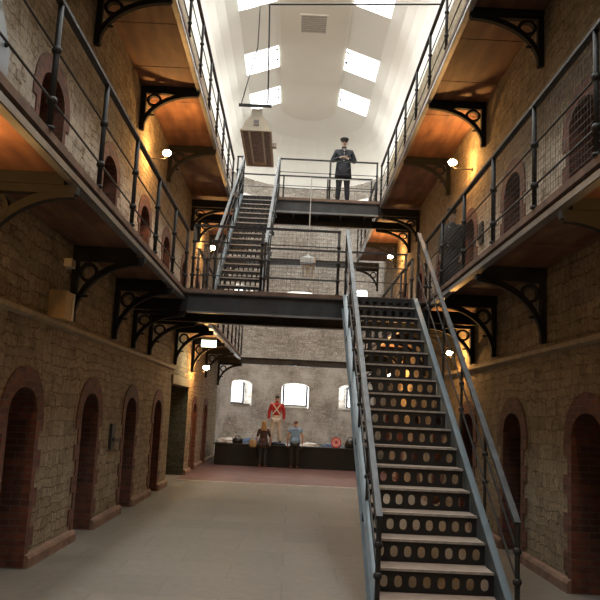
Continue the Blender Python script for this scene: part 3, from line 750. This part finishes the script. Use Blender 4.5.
def staircase(label, xl, xr, ytop, ztop, n, g, nh, zfoot, sw=.085, railh=1.05, lowlift=0, pitchposts=5, matr='stair_rail', tmat='tread', nmat='nosing', foot_n=-.2, rh0=None):
    w = xr - xl; xc = (xl + xr) / 2
    e = empty('iron_staircase', (xc, ytop - n * g, zfoot)); tag(e, label, 'staircase'); O = V(e.location)
    tr = ri = no = None
    for k in range(1, n + 1):
        z = ztop - k * RISE; y = ytop - k * g
        if z < zfoot + .02: continue
        if tr is None:
            s = MB(); s.box(-w / 2, w / 2, 0, g + .0, -.035, -.006); tr = s.build('tread', M['riser'], e); t = tr
            sf = MB().box(-w / 2 + .01, w / 2 - .01, .014, g - .004, -.006, .004).build('tread_surface', M[tmat], tr)
            s = MB(); s.box(-w / 2, w / 2, -.010, .013, -.022, .005); no = s.build('nosing', M[nmat], tr); t2 = no
        else:
            t = tr.copy(); col.objects.link(t); t.parent = e; t2 = no.copy(); col.objects.link(t2); t2.parent = t; t3 = sf.copy(); col.objects.link(t3); t3.parent = t
        t.location = V((xc, y, z)) - O
    for k in range(1, n + 1):
        # riser stands at the rear of tread k, under tread k-1 (set back from the nosing above)
        z = ztop - k * RISE; y = ytop - (k - 1) * g
        if z < zfoot - .02: continue
        if ri is None: ri = riser_mesh(w, nh).build('perforated_riser', M['riser'], e); r = ri
        else: r = ri.copy(); col.objects.link(r); r.parent = e
        r.location = V((xc, y + .015, z)) - O
    slope = RISE / g
    for x, nm in ((xl - .02, 'stringer'), (xr + .02, 'stringer')):
        s = MB(); yb = ytop - (n - .2) * g; D = .17
        # parallelogram stringer, cut level at foot and plumb at head
        def zl(y): return ztop - (ytop - y) * slope
        yt = ytop - .0
        up, dn_ = .07, .26
        zf = zfoot
        y_f0 = ytop - (ztop + up - zf) / slope; y_f1 = ytop - (ztop - dn_ - zf) / slope
        poly = [(y_f0, zf), (y_f1, zf), (yt, zl(yt) - dn_), (yt, ztop - .0), (ytop - .07 / slope - .0, ztop)]
        poly = [(y_f0 - O.y, zf - O.z), (y_f1 - O.y, zf - O.z), (yt - O.y, zl(yt) - dn_ - O.z), (yt - O.y, ztop - .02 - O.z), (ytop - (up + .02) / slope - O.y, ztop - .02 - O.z)]
        sgx = -1 if x < xc else 1
        s.prism(poly, x - O.x - .012, x - O.x + .012, 'x')
        st = s.build(nm, M['stringer'], e)
        # outer flange
        f = MB(); a = V((x + sgx * .03, ytop - (up + .02) / slope, ztop - .02)) - O; b = V((x + sgx * .03, y_f0, zf)) - O
        f.bar(a, b, .075, .014); a2 = V((x + sgx * .03, yt, zl(yt) - dn_)) - O; b2 = V((x + sgx * .03, y_f1, zf)) - O; f.bar(a2, b2, .075, .014)
        f.build('stringer_flange', M['silver'], st)
    # rails
    rh0 = railh if rh0 is None else rh0
    for sgx, x in ((-1, xl - .03), (1, xr + .105)):
        yb = ytop - (n - foot_n) * g
        def rz(y): return ztop - (ytop - y) * slope
        ys = [yb] + [yb + (ytop - .03 - yb) * i / pitchposts for i in range(1, pitchposts + 1)]
        rh = lambda y: rh0 + (railh - rh0) * (y - yb) / (ytop - yb)
        A_ = V((x, ys[0], rz(ys[0]) + rh0)) - O; B_ = V((x, ys[-1], rz(ys[-1]) + rh(ys[-1]))) - O
        MB().bar(A_, B_, .065, .05).build('handrail', M[matr], e)
        for fr in (.36, .70):
            MB().tube([A_ - V((0, 0, rh0 * (1 - fr))), B_ - V((0, 0, railh * (1 - fr)))], .013, 6).build('side_rail', M['rail'], e)
        for i, y in enumerate(ys):
            s = MB(); zb = (rz(y) - .12) if i else zfoot + .002
            s.tube([V((x, y, zb)) - O, V((x, y, rz(y) + rh(y))) - O], .027 if i in (0, len(ys) - 1) else .018, 8)
            for fr in (.36, .70): s.ball(V((x, y, rz(y) + rh(y) * fr)) - O, .047 if i == 0 else .038, 8, 6)
            if 0 < i < len(ys) - 1: s.box(*(lambda c: (c.x - .045, c.x + .045, c.y - .05, c.y + .05, c.z - .05, c.z + .04))(V((x, y, zb)) - O))
            if i == 0: s.tube([V((x, y, zb)) - O, V((x, y, zb + .03)) - O], .06, 10)
            s.build('newel_post' if i in (0, len(ys) - 1) else 'rail_post', M['iron'], e)
    return e
staircase('large iron staircase with perforated risers and grey handrails, rising from the stone floor at right', S1L, S1R, B1 - .085, Z1, 17, .384, 8, 0.0, railh=1.30, rh0=.88, foot_n=-.25)
staircase('narrow upper iron staircase rising from the near footbridge to the far upper footbridge', S2L, S2R, B2 - .085, Z2, 18, .374, 8, Z1, railh=1.27, tmat='lip', nmat='nosing', foot_n=.4)

# ---------------------------------------------------------------- lamps
lamp_specs = [
 ('left', 5.7, 3.80, 'warm bulb lamp on the left wall under the first floor walkway, nearest the viewer', 150),
 ('right', 5.5, 3.80, 'warm bulb lamp on the right wall under the first floor walkway, nearest the viewer', 90),
 ('left', 15.98, 7.48, 'glowing bulb lamp on a thin pipe under the upper left walkway', 95),
 ('right', 16.2, 7.66, 'glowing bulb lamp on a thin pipe under the upper right walkway', 95),
 ('left', 25.9, 7.54, 'glowing bulb lamp under the upper left walkway beside the narrow upper stair', 95),
 ('right', 26.8, 7.72, 'glowing bulb lamp under the upper right walkway beyond the far footbridge', 95),
 ('left', 23.8, 3.27, 'glowing bulb lamp under the far end of the first floor left walkway', 80),
 ('right', 15.5, 3.36, 'glowing bulb lamp on the right wall seen through the big staircase railing', 55),
 ('right', 23.6, 3.27, 'glowing bulb lamp on the right wall seen through the stair riser holes', 95),
]
lp = None
def lamp_proto():
    e = empty('wall_lamp')   # local: wall at x=0, +x out, bulb at x=.45
    MB().tube([(0, 0, -.14), (.30, 0, -.14), (.42, 0, -.13), (.45, 0, -.09)], .010, 6).build('pipe_arm', M['iron'], e)
    MB().tube([(0.002, 0, -.14), (.02, 0, -.14)], .04, 10).build('wall_plate', M['iron'], e)
    MB().tube([(.45, 0, -.10), (.45, 0, -.05)], .025, 8).build('lamp_holder', M['black'], e)
    MB().ball((.45, 0, .0), .085, 14, 10, (1.1, 1.1, .8)).build('bulb', M['bulb'], e, smooth=True)
    return e
for side, y, z, lb, pw in lamp_specs:
    if lp is None: lp = lamp_proto(); o = lp
    else: o = copy_tree(lp)
    o.location = ((WL if side == 'left' else WR) if z < 5 else (UL if side == 'left' else UR), y, z); o.rotation_euler = (0, 0, 0 if side == 'left' else pi)
    tag(o, lb, 'lamp', 'bulb lamps on the walls')
    o.scale = (.7,) * 3 if (abs(y - 15.5) < .01 or y < 6) else (1, 1, 1)
# rectangular tube light box
e = empty('tube_light', (-2.50, 22.4, 3.92)); e.scale = (.74, .74, .74); tag(e, 'bright rectangular greenish light box under the far left first floor walkway', 'lamp')
MB().box(-.30, .30, -.06, .10, .11, .25).build('mounting_plate', M['boxwhite'], e)
MB().box(-.29, .29, -.06, .09, -.15, .11).build('diffuser', M['tubelight'], e)
l = bpy.data.lights.new('tube_glow', 'AREA'); l.shape = 'RECTANGLE'; l.size = .5; l.size_y = .2; l.energy = 22; l.color = (.92, 1, .66)
q = bpy.data.objects.new('tube_glow', l); col.objects.link(q); q.location = (-2.50, 22.3, 3.74); q.rotation_euler = (radians(-20), 0, 0)

# hanging lantern at centre
e = empty('hanging_lantern', (.32, 23.12, 6.13), radians(38)); tag(e, 'pale metal lantern hanging on a long rod in the middle of the hall', 'lantern')
s = MB(); s.lathe([(.20, .38), (.31, .40), (.31, .60), (.26, .63), (.12, .68), (.03, .76)], k=4); s.build('lantern_cap', M['lampcap'], e)
s = MB(); s.lathe([(.17, .0), (.22, .37)], k=4); s.build('lantern_glass', M['glass'], e)
s = MB()
for i in range(4):
    a = 2 * pi * i / 4; s.bar((.17 * cos(a), .17 * sin(a), 0), (.22 * cos(a), .22 * sin(a), .38), .035)
s.lathe([(.18, -.03), (.18, .01)], k=4); s.build('lantern_cage', M['lampcap'], e)
s = MB(); s.tube([(0, 0, .04), (0, 0, .34)], .06, 8); s.build('mantle', M['boxwhite'], e)
s = MB(); s.tube([(0, 0, .74), (0, 0, 3.21)], .016, 6); q_ = radians(-38); s.tube([(0, 0, 3.21), (1.9 * cos(q_), 1.9 * sin(q_), 3.21)], .013, 6); s.build('hanging_rod', M['lampcap'], e)

# hanging heater box
e = empty('hanging_heater', (-.89, 13.5, 7.15)); tag(e, 'long cream and brown heater box hanging on rods from the ceiling', 'heater')
L_ = 2.05
s = MB()
pr = [(-.27, 0), (.27, 0), (.20, .18), (.10, .30), (.10, .42), (-.10, .42), (-.10, .30), (-.20, .18)]
s.prism(pr, 0, .03, 'y'); s.prism([(a * .98, b * .6 + .02) for a, b in pr], .03, L_, 'y')
s.build('hood', M['hood'], e)
s = MB()
for a, b in (((-.27, 0), (.27, 0)), ((-.27, L_), (.27, L_)), ((-.27, 0), (-.27, L_)), ((.27, 0), (.27, L_))): s.bar((*a, 0), (*b, 0), .045, .03)
s.build('frame_bars', M['hood'], e)
for x in (-.13, .12): MB().bar((x, .03, -.005), (x, L_ - .2, -.005), .032, .02).build('white_strip', M['ceiling'], e)
for x0, x1 in ((-.245, -.15), (-.11, .10), (.14, .245)):
    MB().box(x0, x1, .05, L_ - .25 if x0 == -.11 else L_ - .04, -.012, .02).build('grille_panel', M['hooddark'], e)
MB().box(-.05, .05, -.015, .0, .10, .20).build('control_plate', M['hooddark'], e)
s = MB(); s.box(.28, .36, .9, 1.0, .02, .10); s.build('knob', M['hooddark'], e)
s = MB(); s.bar((-.34, -.05, .46), (.27, -.05, .46), .035, .05); s.build('crossbar', M['iron'], e)
s = MB(); s.tube([(-.30, -.05, .46), (-.05, -.05, 1.62), (-.04, -.05, 8.2)], .010, 6); s.tube([(.20, -.05, .46), (.13, -.05, 2.46)], .016, 6)
s.build('hanging_rods', M['iron'], e)
e = empty('cable_conduit', (-.78, 13.45, 9.62)); tag(e, 'thin dark pipe spanning the hall from the upper right railing to the hanging heater', 'pipe')
MB().tube([(0, 0, 0), (.02, 0, .02), (3.3, 0, .2)], .016, 6).build('pipe', M['iron'], e)

# ---------------------------------------------------------------- wall fixtures
e = empty('wall_speaker', (WL + .0, 9.95, 3.08)); tag(e, 'tan and white box fixed on the left wall above the string course', 'speaker box')
MB().box(.0, .22, -.35, .0, -.03, .33).build('cabinet', M['boxtan'], e); MB().box(.02, .225, .0, .018, .0, .27).box(.222, .232, -.07, 0, -.03, .33).build('side_panel', M['boxwhite'], e)
e = empty('junction_box', (WL, 10.28, 3.86)); tag(e, 'small pale junction box at the top of the left wall beside the bracket', 'junction box')
MB().box(0, .1, -.2, .0, -.05, .06).build('box_body', M['boxwhite'], e); MB().box(.1, .108, -.18, -.02, -.04, .05).build('box_lid', M['cornice'], e)
e = empty('lock_plate', (WL, 13.62, 1.45)); tag(e, 'black iron lock plate on the left wall between two cell doors', 'lock plate', 'lock plates on the walls')
MB().box(0, .05, -.13, .13, -.22, .22).build('plate', M['black'], e); MB().bar((.06, -.06, -.05), (.06, .26, -.08), .05).build('latch', M['black'], e)
e = empty('lock_plate', (UR, 15.25, 5.84)); tag(e, 'black iron lock plate on the right wall behind the first floor railing', 'lock plate', 'lock plates on the walls')
MB().box(-.05, 0, -.13, .13, -.22, .22).build('plate', M['black'], e); MB().bar((-.06, -.06, -.05), (-.06, .2, -.08), .05).build('latch', M['black'], e)
e = empty('notice_board', (GA - .06, 5.25, Z1 + .05)); tag(e, 'pale blue panel tied to the left railing at the picture edge', 'panel')
MB().prism([(-.9, 0), (.2, 0), (.2, .25), (-.05, .55), (-.9, .55)], -.006, .006, 'x').build('panel_sheet', M['board'], e)
MB().ball((.012, .1, .26), .02).build('tie', M['black'], e)

# ---------------------------------------------------------------- stage and things on it
e = empty('stage', (.2, 28.3, .0)); tag(e, 'long low black stage platform before the apse wall', 'stage')
MB().box(-2.9, 3.0, 0, 3.2, .03, .76).build('stage_body', M['stage'], e); MB().box(-2.95, 3.05, -.03, 3.25, .76, .80).build('stage_top', M['black'], e)
MB().box(-2.88, 2.98, .02, 3.18, .012, .03).build('kick_strip', M['boot'], e)
from mathutils import noise as mnoise
def heap(name, loc, sx, sy, sz, mat, label, cat, seed, parts=()):
    s = MB(); n = 22; q = 10
    for i in range(q + 1):
        t = pi / 2 * i / q
        for j in range(n):
            a = 2 * pi * j / n; d = V((sin(t) * cos(a), sin(t) * sin(a), cos(t)))
            k_ = 1 + .42 * mnoise.noise(d * 2.1 + V((seed, 0, 0))) + .15 * mnoise.noise(d * 6 + V((seed, 3, 0)))
            s.v.append((d.x * sx * k_, d.y * sy * k_, max(0, d.z) ** .8 * sz * k_))
    for i in range(q):
        for j in range(n): s.face([i * n + j, (i + 1) * n + j, (i + 1) * n + (j + 1) % n, i * n + (j + 1) % n])
    s.face([q * n + j for j in range(n)])
    o = s.build(name, mat, None, smooth=True, loc=loc); tag(o, label, cat); return o
SZ = .80
heap('clothes_heap', (-2.35, 29.3, SZ), .34, .3, .16, M['paper'], 'crumpled white cloth lying on the stage at its left end', 'cloth', 1)
heap('clothes_heap', (-1.40, 29.2, SZ), .42, .3, .17, M['bluecloth'], 'blue garment heaped on the stage left of the woman', 'clothes', 5)
heap('clothes_heap', (-.42, 28.8, SZ), .26, .25, .10, M['navy'], 'dark navy garment on the stage at the soldier figure feet', 'clothes', 8)
heap('clothes_heap', (.78, 29.2, SZ), .34, .3, .11, M['paper'], 'white cloth spread on the stage right of the man in blue', 'cloth', 12)
heap('clothes_heap', (1.62, 29.5, SZ), .34, .28, .10, M['bluecloth'], 'grey blue folded cloth on the stage left of the red drum', 'clothes', 17)
def bag(loc, label, sx=.26, sz=.32):
    e = empty('bag', loc); tag(e, label, 'bag', 'black bags on the stage')
    s = MB(); s.lathe([(.8, 0), (1, .15), (1.02, .5), (.85, .85), (.5, 1), (.1, 1.02)], k=14)
    s.v = [(x * sx, y * sx * .6, z * sz) for x, y, z in s.v]; s.build('bag_body', M['boot'], e, smooth=True)
    MB().tube([(-.1, 0, sz * .95), (-.07, 0, sz * 1.3), (.07, 0, sz * 1.3), (.1, 0, sz * .95)], .014, 6).build('bag_handle', M['black'], e)
bag((-1.90, 28.62, SZ), 'black bag on the stage beside the white cloth at left', .2, .2)
bag((2.28, 28.75, SZ), 'black bag on the stage to the right of the red drum', .2, .3)
e = empty('drum', (1.76, 28.75, SZ + .191)); e.scale = (.78, .78, .78); tag(e, 'round red and pink drum standing on its side on the stage', 'drum')
def drumring(r0, r1, y0, y1):
    s = MB(); i1 = [(r0 * cos(2 * pi * j / 28), r0 * sin(2 * pi * j / 28)) for j in range(29)]; o1 = [(r1 * cos(2 * pi * j / 28), r1 * sin(2 * pi * j / 28)) for j in range(29)]
    return s.band(i1, o1, y0, y1)
drumring(.20, .245, 0, .30).build('drum_shell', M['red'], e); drumring(.0, .205, .02, .03).build('drum_head', M['pinkish'], e)
s = MB(); star = [((.12 if j % 2 == 0 else .05) * sin(pi * j / 5), (.12 if j % 2 == 0 else .05) * cos(pi * j / 5)) for j in range(10)]; s.prism(star, .012, .02, 'y'); s.build('drum_star', M['red'], e)

# ---------------------------------------------------------------- people
def skin_obj(name, verts, edges, rad, mat, parent, sub=2):
    me = bpy.data.meshes.new(name); me.from_pydata(verts, edges, []); me.materials.append(mat)
    o = bpy.data.objects.new(name, me); col.objects.link(o); o.parent = parent
    md = o.modifiers.new('Skin', 'SKIN'); md.use_smooth_shade = True
    if not me.skin_vertices: 
        me.skin_vertices and None
    sk = me.skin_vertices[0].data if me.skin_vertices else None
    if sk is None:
        import bmesh
        bm = bmesh.new(); bm.from_mesh(me); bm.verts.layers.skin.verify(); bm.to_mesh(me); bm.free(); sk = me.skin_vertices[0].data
    for i, r in enumerate(rad):
        sk[i].radius = r if isinstance(r, tuple) else (r, r); sk[i].use_root = (i == 0)
    s = o.modifiers.new('Sub', 'SUBSURF'); s.levels = sub; s.render_levels = sub
    return o
def chain(dct, names):
    return names
class Sk:
    def __init__(s): s.v = []; s.e = []; s.r = []; s.n = {}
    def add(s, name, p, r, parent=None):
        s.n[name] = len(s.v); s.v.append(tuple(p)); s.r.append(r)
        if parent is not None: s.e.append((s.n[parent], s.n[name]))
        return s
def person(name, label, cat, loc, rz, H, pose, fem=False, skin='skin', group=None):
    """faces -y; pose gives elbow/wrist/hand per side and stance. Height scale H/1.75"""
    e = empty(name, loc, rz); tag(e, label, cat, group); f = H / 1.75; e.scale = (f, f, f)
    sw = .165 if fem else .185
    k = Sk(); k.add('pel', (0, 0, .95), (.135, .10)).add('bel', (0, 0, 1.09), (.115 if fem else .13, .09), 'pel').add('che', (0, 0, 1.26), (.14, .10), 'bel').add('uch', (0, .005, 1.39), (.11, .08), 'che')
    k.add('nek', (0, .005, 1.49), (.05, .05), 'uch').add('h0', (0, -.015, 1.56), (.058, .068), 'nek').add('h1', (0, -.015, 1.635), (.068, .085), 'h0').add('h2', (0, -.005, 1.70), (.052, .062), 'h1')
    for sg, side in ((-1, 'r'), (1, 'l')):
        ar = pose[side]; k.add('s' + side, (sg * sw, 0, 1.40), (.055, .055), 'uch').add('u' + side, tuple(V((sg * sw, 0, 1.40)).lerp(V(ar[0]), .5)), (.045, .045), 's' + side)
        k.add('e' + side, ar[0], (.036, .036), 'u' + side).add('w' + side, ar[1], (.025, .022), 'e' + side)
        hd = V(ar[2]); wv = V(ar[1]); d = (hd - wv).normalized(); k.add('p' + side, tuple(wv + d * .06), (.034, .018), 'w' + side)
        lat = d.cross(V((0, 1, 0))) ; lat = (V((0, 1, 0)) - d * d.y); lat = lat.normalized() if lat.length > .1 else V((1, 0, 0))
        palm = wv + d * .06
        for q, (o_, ln) in enumerate(((-.024, .07), (-.008, .08), (.008, .076), (.024, .062))):
            b1 = palm + lat * o_ + d * .035; b2 = b1 + d * ln * .5 + V((-sg * .008, 0, 0)); b3 = b2 + d * ln * .4 + V((-sg * .016, 0, 0))
            k.add('f%d%s' % (q, side), tuple(b1), (.010, .010), 'p' + side).add('g%d%s' % (q, side), tuple(b2), (.009, .009), 'f%d%s' % (q, side)).add('i%d%s' % (q, side), tuple(b3), (.007, .007), 'g%d%s' % (q, side))
        t1 = palm - lat * .032 - d * .015; k.add('t' + side, tuple(t1), (.011, .011), 'p' + side).add('y' + side, tuple(t1 - lat * .018 + d * .035), (.009, .009), 't' + side)
    for sg, side in ((-1, 'r'), (1, 'l')):
        st = pose.get('stance', .09)
        k.add('hp' + side, (sg * .085, 0, .88), (.085, .085), 'pel').add('th' + side, (sg * (.09 + st * .1), 0, .68), (.072, .075), 'hp' + side).add('kn' + side, (sg * (.08 + st * .2), -.01, .48), (.050, .053), 'th' + side)
        k.add('ca' + side, (sg * (.08 + st * .3), .012, .33), (.050, .054), 'kn' + side).add('an' + side, (sg * (.08 + st * .4), .015, .09), (.034, .036), 'ca' + side).add('to' + side, (sg * (.09 + st * .45), -.12, .04), (.035, .028), 'an' + side)
    body = skin_obj('body', k.v, k.e, k.r, M[skin], e)
    def sub(name, keys, grow, mat, shift=None, newpts=None):
        q = Sk(); first = True
        for it in keys:
            nm, par = it[0], it[1]; p = it[2] if len(it) > 2 else k.v[k.n[nm]]; r = k.r[k.n[nm]] if nm in k.n else .05; r = it[3] if len(it) > 3 else (r[0] + grow, r[1] + grow)
            q.add(nm, p, r, par)
        return skin_obj(name, q.v, q.e, q.r, M[mat], e)
    def face():
        s = MB()
        for sx in (-1, 1): s.ball((sx * .028, -.090, 1.635), .0095, 8, 6)
        s.build('eyes', M['eye'], e, smooth=True)
        s = MB(); s.lathe([(.004, .045), (.010, .02), (.016, .004), (.012, -.006)], (0, -.098, 1.595), 8); s.build('nose', M[skin], e, smooth=True)
        s = MB(); s.ball((0, -.090, 1.567), .02, 10, 6, (1.1, .5, .35)); s.build('mouth', M['lip_skin'], e, smooth=True)
        s = MB()
        for sx in (-1, 1): s.ball((sx * .074, -.005, 1.615), .026, 8, 6, (.4, .7, 1.15))
        s.build('ears', M[skin], e, smooth=True)
    face()
    return e, k, sub
def legs_keys(to_ankle=True, lo='an'):
    ks = [('pel', None), ('hpr', 'pel'), ('thr', 'hpr'), ('knr', 'thr'), ('car', 'knr'), ('anr', 'car')]
    ks += [('hpl', 'pel'), ('thl', 'hpl'), ('knl', 'thl'), ('cal', 'knl'), ('anl', 'cal')]
    return ks
def jacket_keys(sleeve='w'):
    ks = [('che', None), ('bel', 'che'), ('pel', 'bel'), ('uch', 'che'), ('nkc', 'uch', (0, .005, 1.455), (.068, .062))]
    for s_ in 'rl':
        ks += [('s' + s_, 'uch'), ('u' + s_, 's' + s_)]
        if sleeve != 'u': ks += [('e' + s_, 'u' + s_)]
        if sleeve == 'w': ks += [('w' + s_, 'e' + s_)]
    return ks
def boots(sub, k, mat='boot', hi=None):
    out = []
    for s_ in 'rl':
        ks = [('an' + s_, None), ('to' + s_, 'an' + s_)]
        if hi: ks.append(('ca' + s_, 'an' + s_))
        sub('boot', ks, .014, mat)
def ring_skirt(e, name, mat, prof_, sx=1, sy=.72, k=20):
    s = MB(); s.lathe(prof_, k=k, sx=sx, sy=sy, cap=False); o = s.build(name, mat, e, smooth=True); m_ = o.modifiers.new('Solid', 'SOLIDIFY'); m_.thickness = .01; return o
def arms_down(o=.25, fwd=0):
    return {'r': [(-o - .02, .03, 1.13), (-o - .02, -.03 - fwd, .89), (-o - .01, -.06 - fwd, .75)], 'l': [(o + .02, .03, 1.13), (o + .02, -.03 - fwd, .89), (o + .01, -.06 - fwd, .75)]}

# 1 guard on far footbridge, hands together in front of the belly
pz = {'r': [(-.30, .02, 1.14), (-.10, -.22, 1.17), (-.0, -.25, 1.19)], 'l': [(.30, .02, 1.14), (.10, -.22, 1.15), (.0, -.25, 1.17)], 'stance': .12}
e, k, sub = person('guard_figure', 'guard figure in dark peaked cap and navy uniform standing on the far upper footbridge', 'person', (1.34, 23.75, Z2), 0, 2.20, pz, skin='skinlit')
sub('trousers', legs_keys(), .022, 'navy'); sub('tunic', jacket_keys(), .026, 'navy')
ring_skirt(e, 'coat_skirt', M['navy'], [(.175, 1.10), (.185, .98), (.20, .82), (.215, .68)])
boots(sub, k)
s = MB(); s.tube([(0, 0, 1.475), (0, 0, 1.53)], .066, 12); s.build('collar', M['navy'], e, smooth=True)
s = MB(); s.lathe([(.080, 1.665), (.088, 1.69), (.112, 1.735), (.105, 1.76), (.02, 1.77)], (0, -.005, 0), 18, 1, 1.1); s.build('cap', M['black'], e, smooth=True)
s = MB(); s.lathe([(.07, 1.678), (.105, 1.668), (.104, 1.662), (.07, 1.67)], (0, -.04, 0), 16, .8, 1.1); s.build('cap_peak', M['boot'], e, smooth=True)
s = MB(); 
for i in range(6): s.ball((0, -.128, 1.07 + i * .065), .013, 6, 4)
s.build('buttons', M['silverb'], e)
s = MB(); s.ball((0, -.10, 1.585), .03, 8, 6, (1.15, .5, .35)); s.build('moustache', M['brownhair'], e, smooth=True)
s = MB(); s.ring = None; s.bar((-.19, 0, 1.03), (.19, 0, 1.03), .01); s.build('belt_hook', M['boot'], e)

# 2 dark guard figure behind the right railing
pz = arms_down(.22); pz['stance'] = .05
e, k, sub = person('guard_figure', 'guard figure in dark caped coat with bright buttons behind the right first floor railing', 'person', (3.06, 14.85, Z1), radians(-28), 1.90, pz, skin='skinlit'); e.scale.x *= .8
sub('trousers', legs_keys(), .022, 'navy'); sub('coat', jacket_keys(), .04, 'navy')
ring_skirt(e, 'cape', M['navy'], [(.075, 1.49), (.15, 1.44), (.225, 1.32), (.25, 1.15), (.262, 1.02)], 1, .78)
ring_skirt(e, 'coat_skirt', M['navy'], [(.19, 1.10), (.20, .95), (.24, .6), (.26, .35)])
boots(sub, k)
s = MB(); s.lathe([(.080, 1.665), (.088, 1.69), (.112, 1.735), (.105, 1.76), (.02, 1.77)], (0, -.005, 0), 18, 1, 1.1); s.build('cap', M['black'], e, smooth=True)
s = MB()
for i in range(6): s.ball((0, -.165 - .008 * i, 1.38 - i * .07), .015, 6, 4)
s.build('buttons', M['silverb'], e)

# 3 soldier figure on the stage
pz = arms_down(.25, .0); pz['stance'] = .22
e, k, sub = person('soldier_figure', 'soldier figure in red coat with white cross belts standing on the black stage', 'person', (-.52, 29.2, SZ), 0, 1.84, pz)
sub('breeches', legs_keys(), .028, 'whitecloth'); sub('red_coat', jacket_keys(), .030, 'redcoat')
boots(sub, k, 'boot', True)
s = MB(); s.tube([(0, 0, 1.47), (0, 0, 1.53)], .066, 12); s.build('collar', M['redcoat'], e, smooth=True)
s = MB(); s.lathe([(.166, .955), (.17, 1.0), (.166, 1.03)], k=18, sx=1, sy=.78, cap=False); s.build('waistband', M['whitecloth'], e, smooth=True)
for sg in (-1, 1):
    MB().bar((sg * .13, -.125, 1.42), (-sg * .14, -.135, 1.06), .045, .014, (0, 1, 0)).build('cross_belt', M['whitecloth'], e)
s = MB(); s.ball((0, .0, 1.675), .085, 14, 8, (.95, 1.1, .8)); s.build('hair', M['eye'], e, smooth=True)
for sg in (-1, 1): MB().ball((sg * .185, 0, 1.455), .05, 8, 6, (1.2, 1, .35)).build('epaulette', M['whitecloth'], e)

# 4 woman, seen from behind
pz = {'r': [(-.25, .0, 1.15), (-.27, -.10, .93), (-.26, -.14, .80)], 'l': [(.24, .0, 1.15), (.28, -.04, .91), (.28, -.06, .78)], 'stance': .04}
e, k, sub = person('visitor', 'blond woman in dark brown top and jeans seen from behind before the stage', 'person', (-.92, 27.85, .012), pi, 1.66, pz, fem=True)
sub('jeans', legs_keys(), .014, 'denim'); sub('top', jacket_keys('e'), .016, 'browntop')
ring_skirt(e, 'tunic_hem', M['browntop'], [(.15, 1.1), (.17, .98), (.185, .86), (.18, .72)])
boots(sub, k)
s = MB(); s.ball((0, .015, 1.655), .098, 16, 10, (.98, 1.05, 1.0)); s.lathe([(.085, 1.66), (.098, 1.55), (.095, 1.45), (.06, 1.40)], (0, .04, 0), 16, 1.05, .7); s.build('hair', M['blond'], e, smooth=True)
e = empty('shoulder_bag', (-1.30, 27.74, .72)); tag(e, 'small tan bag hanging at the left hip of the blond woman', 'bag')
s = MB(); s.lathe([(.10, 0), (.13, .06), (.12, .22), (.06, .30)], k=12, sx=1, sy=.5); s.build('bag_body', M['bagtan'], e, smooth=True)
MB().tube([(-.08, 0, .26), (.03, .03, .52), (.14, .05, .60)], .008, 6).build('bag_strap', M['bagtan'], e)

# 5 man in blue shirt, seen from behind
pz = {'r': [(-.27, .03, 1.14), (-.22, -.16, .99), (-.10, -.22, .98)], 'l': [(.27, .03, 1.14), (.22, -.16, .99), (.10, -.22, .98)], 'stance': .1}
pz = arms_down(.25, .02); pz['stance'] = .1
e, k, sub = person('visitor', 'man in light blue short sleeved shirt and black trousers seen from behind', 'person', (.22, 27.9, .012), pi, 1.74, pz)
sub('trousers', legs_keys(), .018, 'trousers'); sub('blue_shirt', jacket_keys('u'), .026, 'shirt')
ring_skirt(e, 'shirt_hem', M['shirt'], [(.165, 1.12), (.17, 1.0), (.178, .90)])
boots(sub, k)
s = MB(); s.ball((0, .012, 1.672), .082, 14, 8, (.95, 1.12, .72)); s.build('hair', M['brownhair'], e, smooth=True)
s = MB(); s.lathe([(.065, 1.46), (.072, 1.50), (.066, 1.525)], (0, .005, 0), 14, cap=False); s.build('shirt_collar', M['shirt'], e, smooth=True)

# ---------------------------------------------------------------- camera
r = V((0.99883683, -0.01257176, 0.04655031)); u = V((-0.04789371, -0.14688432, 0.98799352)); f = V((0.00558331, 0.98907378, 0.14731558))
cd = bpy.data.cameras.new('camera'); cam = bpy.data.objects.new('camera', cd); col.objects.link(cam)
cd.sensor_width = 36; cd.lens = 36 * 760 / 600; cd.clip_end = 200; cd.clip_start = .05
cam.matrix_world = Matrix(((r.x, u.x, -f.x, 0), (r.y, u.y, -f.y, 0), (r.z, u.z, -f.z, 2.0), (0, 0, 0, 1)))
sc.camera = cam
# world
w = bpy.data.worlds.new('overcast_sky'); sc.world = w; w.use_nodes = True
bg = w.node_tree.nodes['Background']; bg.inputs[0].default_value = (.98, 1, 1, 1); bg.inputs[1].default_value = 3.0
sc.view_settings.view_transform = 'Standard'; sc.view_settings.look = 'None'; sc.view_settings.gamma = 1; sc.view_settings.use_curve_mapping = False
sc.view_settings.exposure = 0.0
sc.cycles.max_bounces = 8; sc.cycles.diffuse_bounces = 5; sc.cycles.use_denoising = True
sc.cycles.sample_clamp_indirect = 6
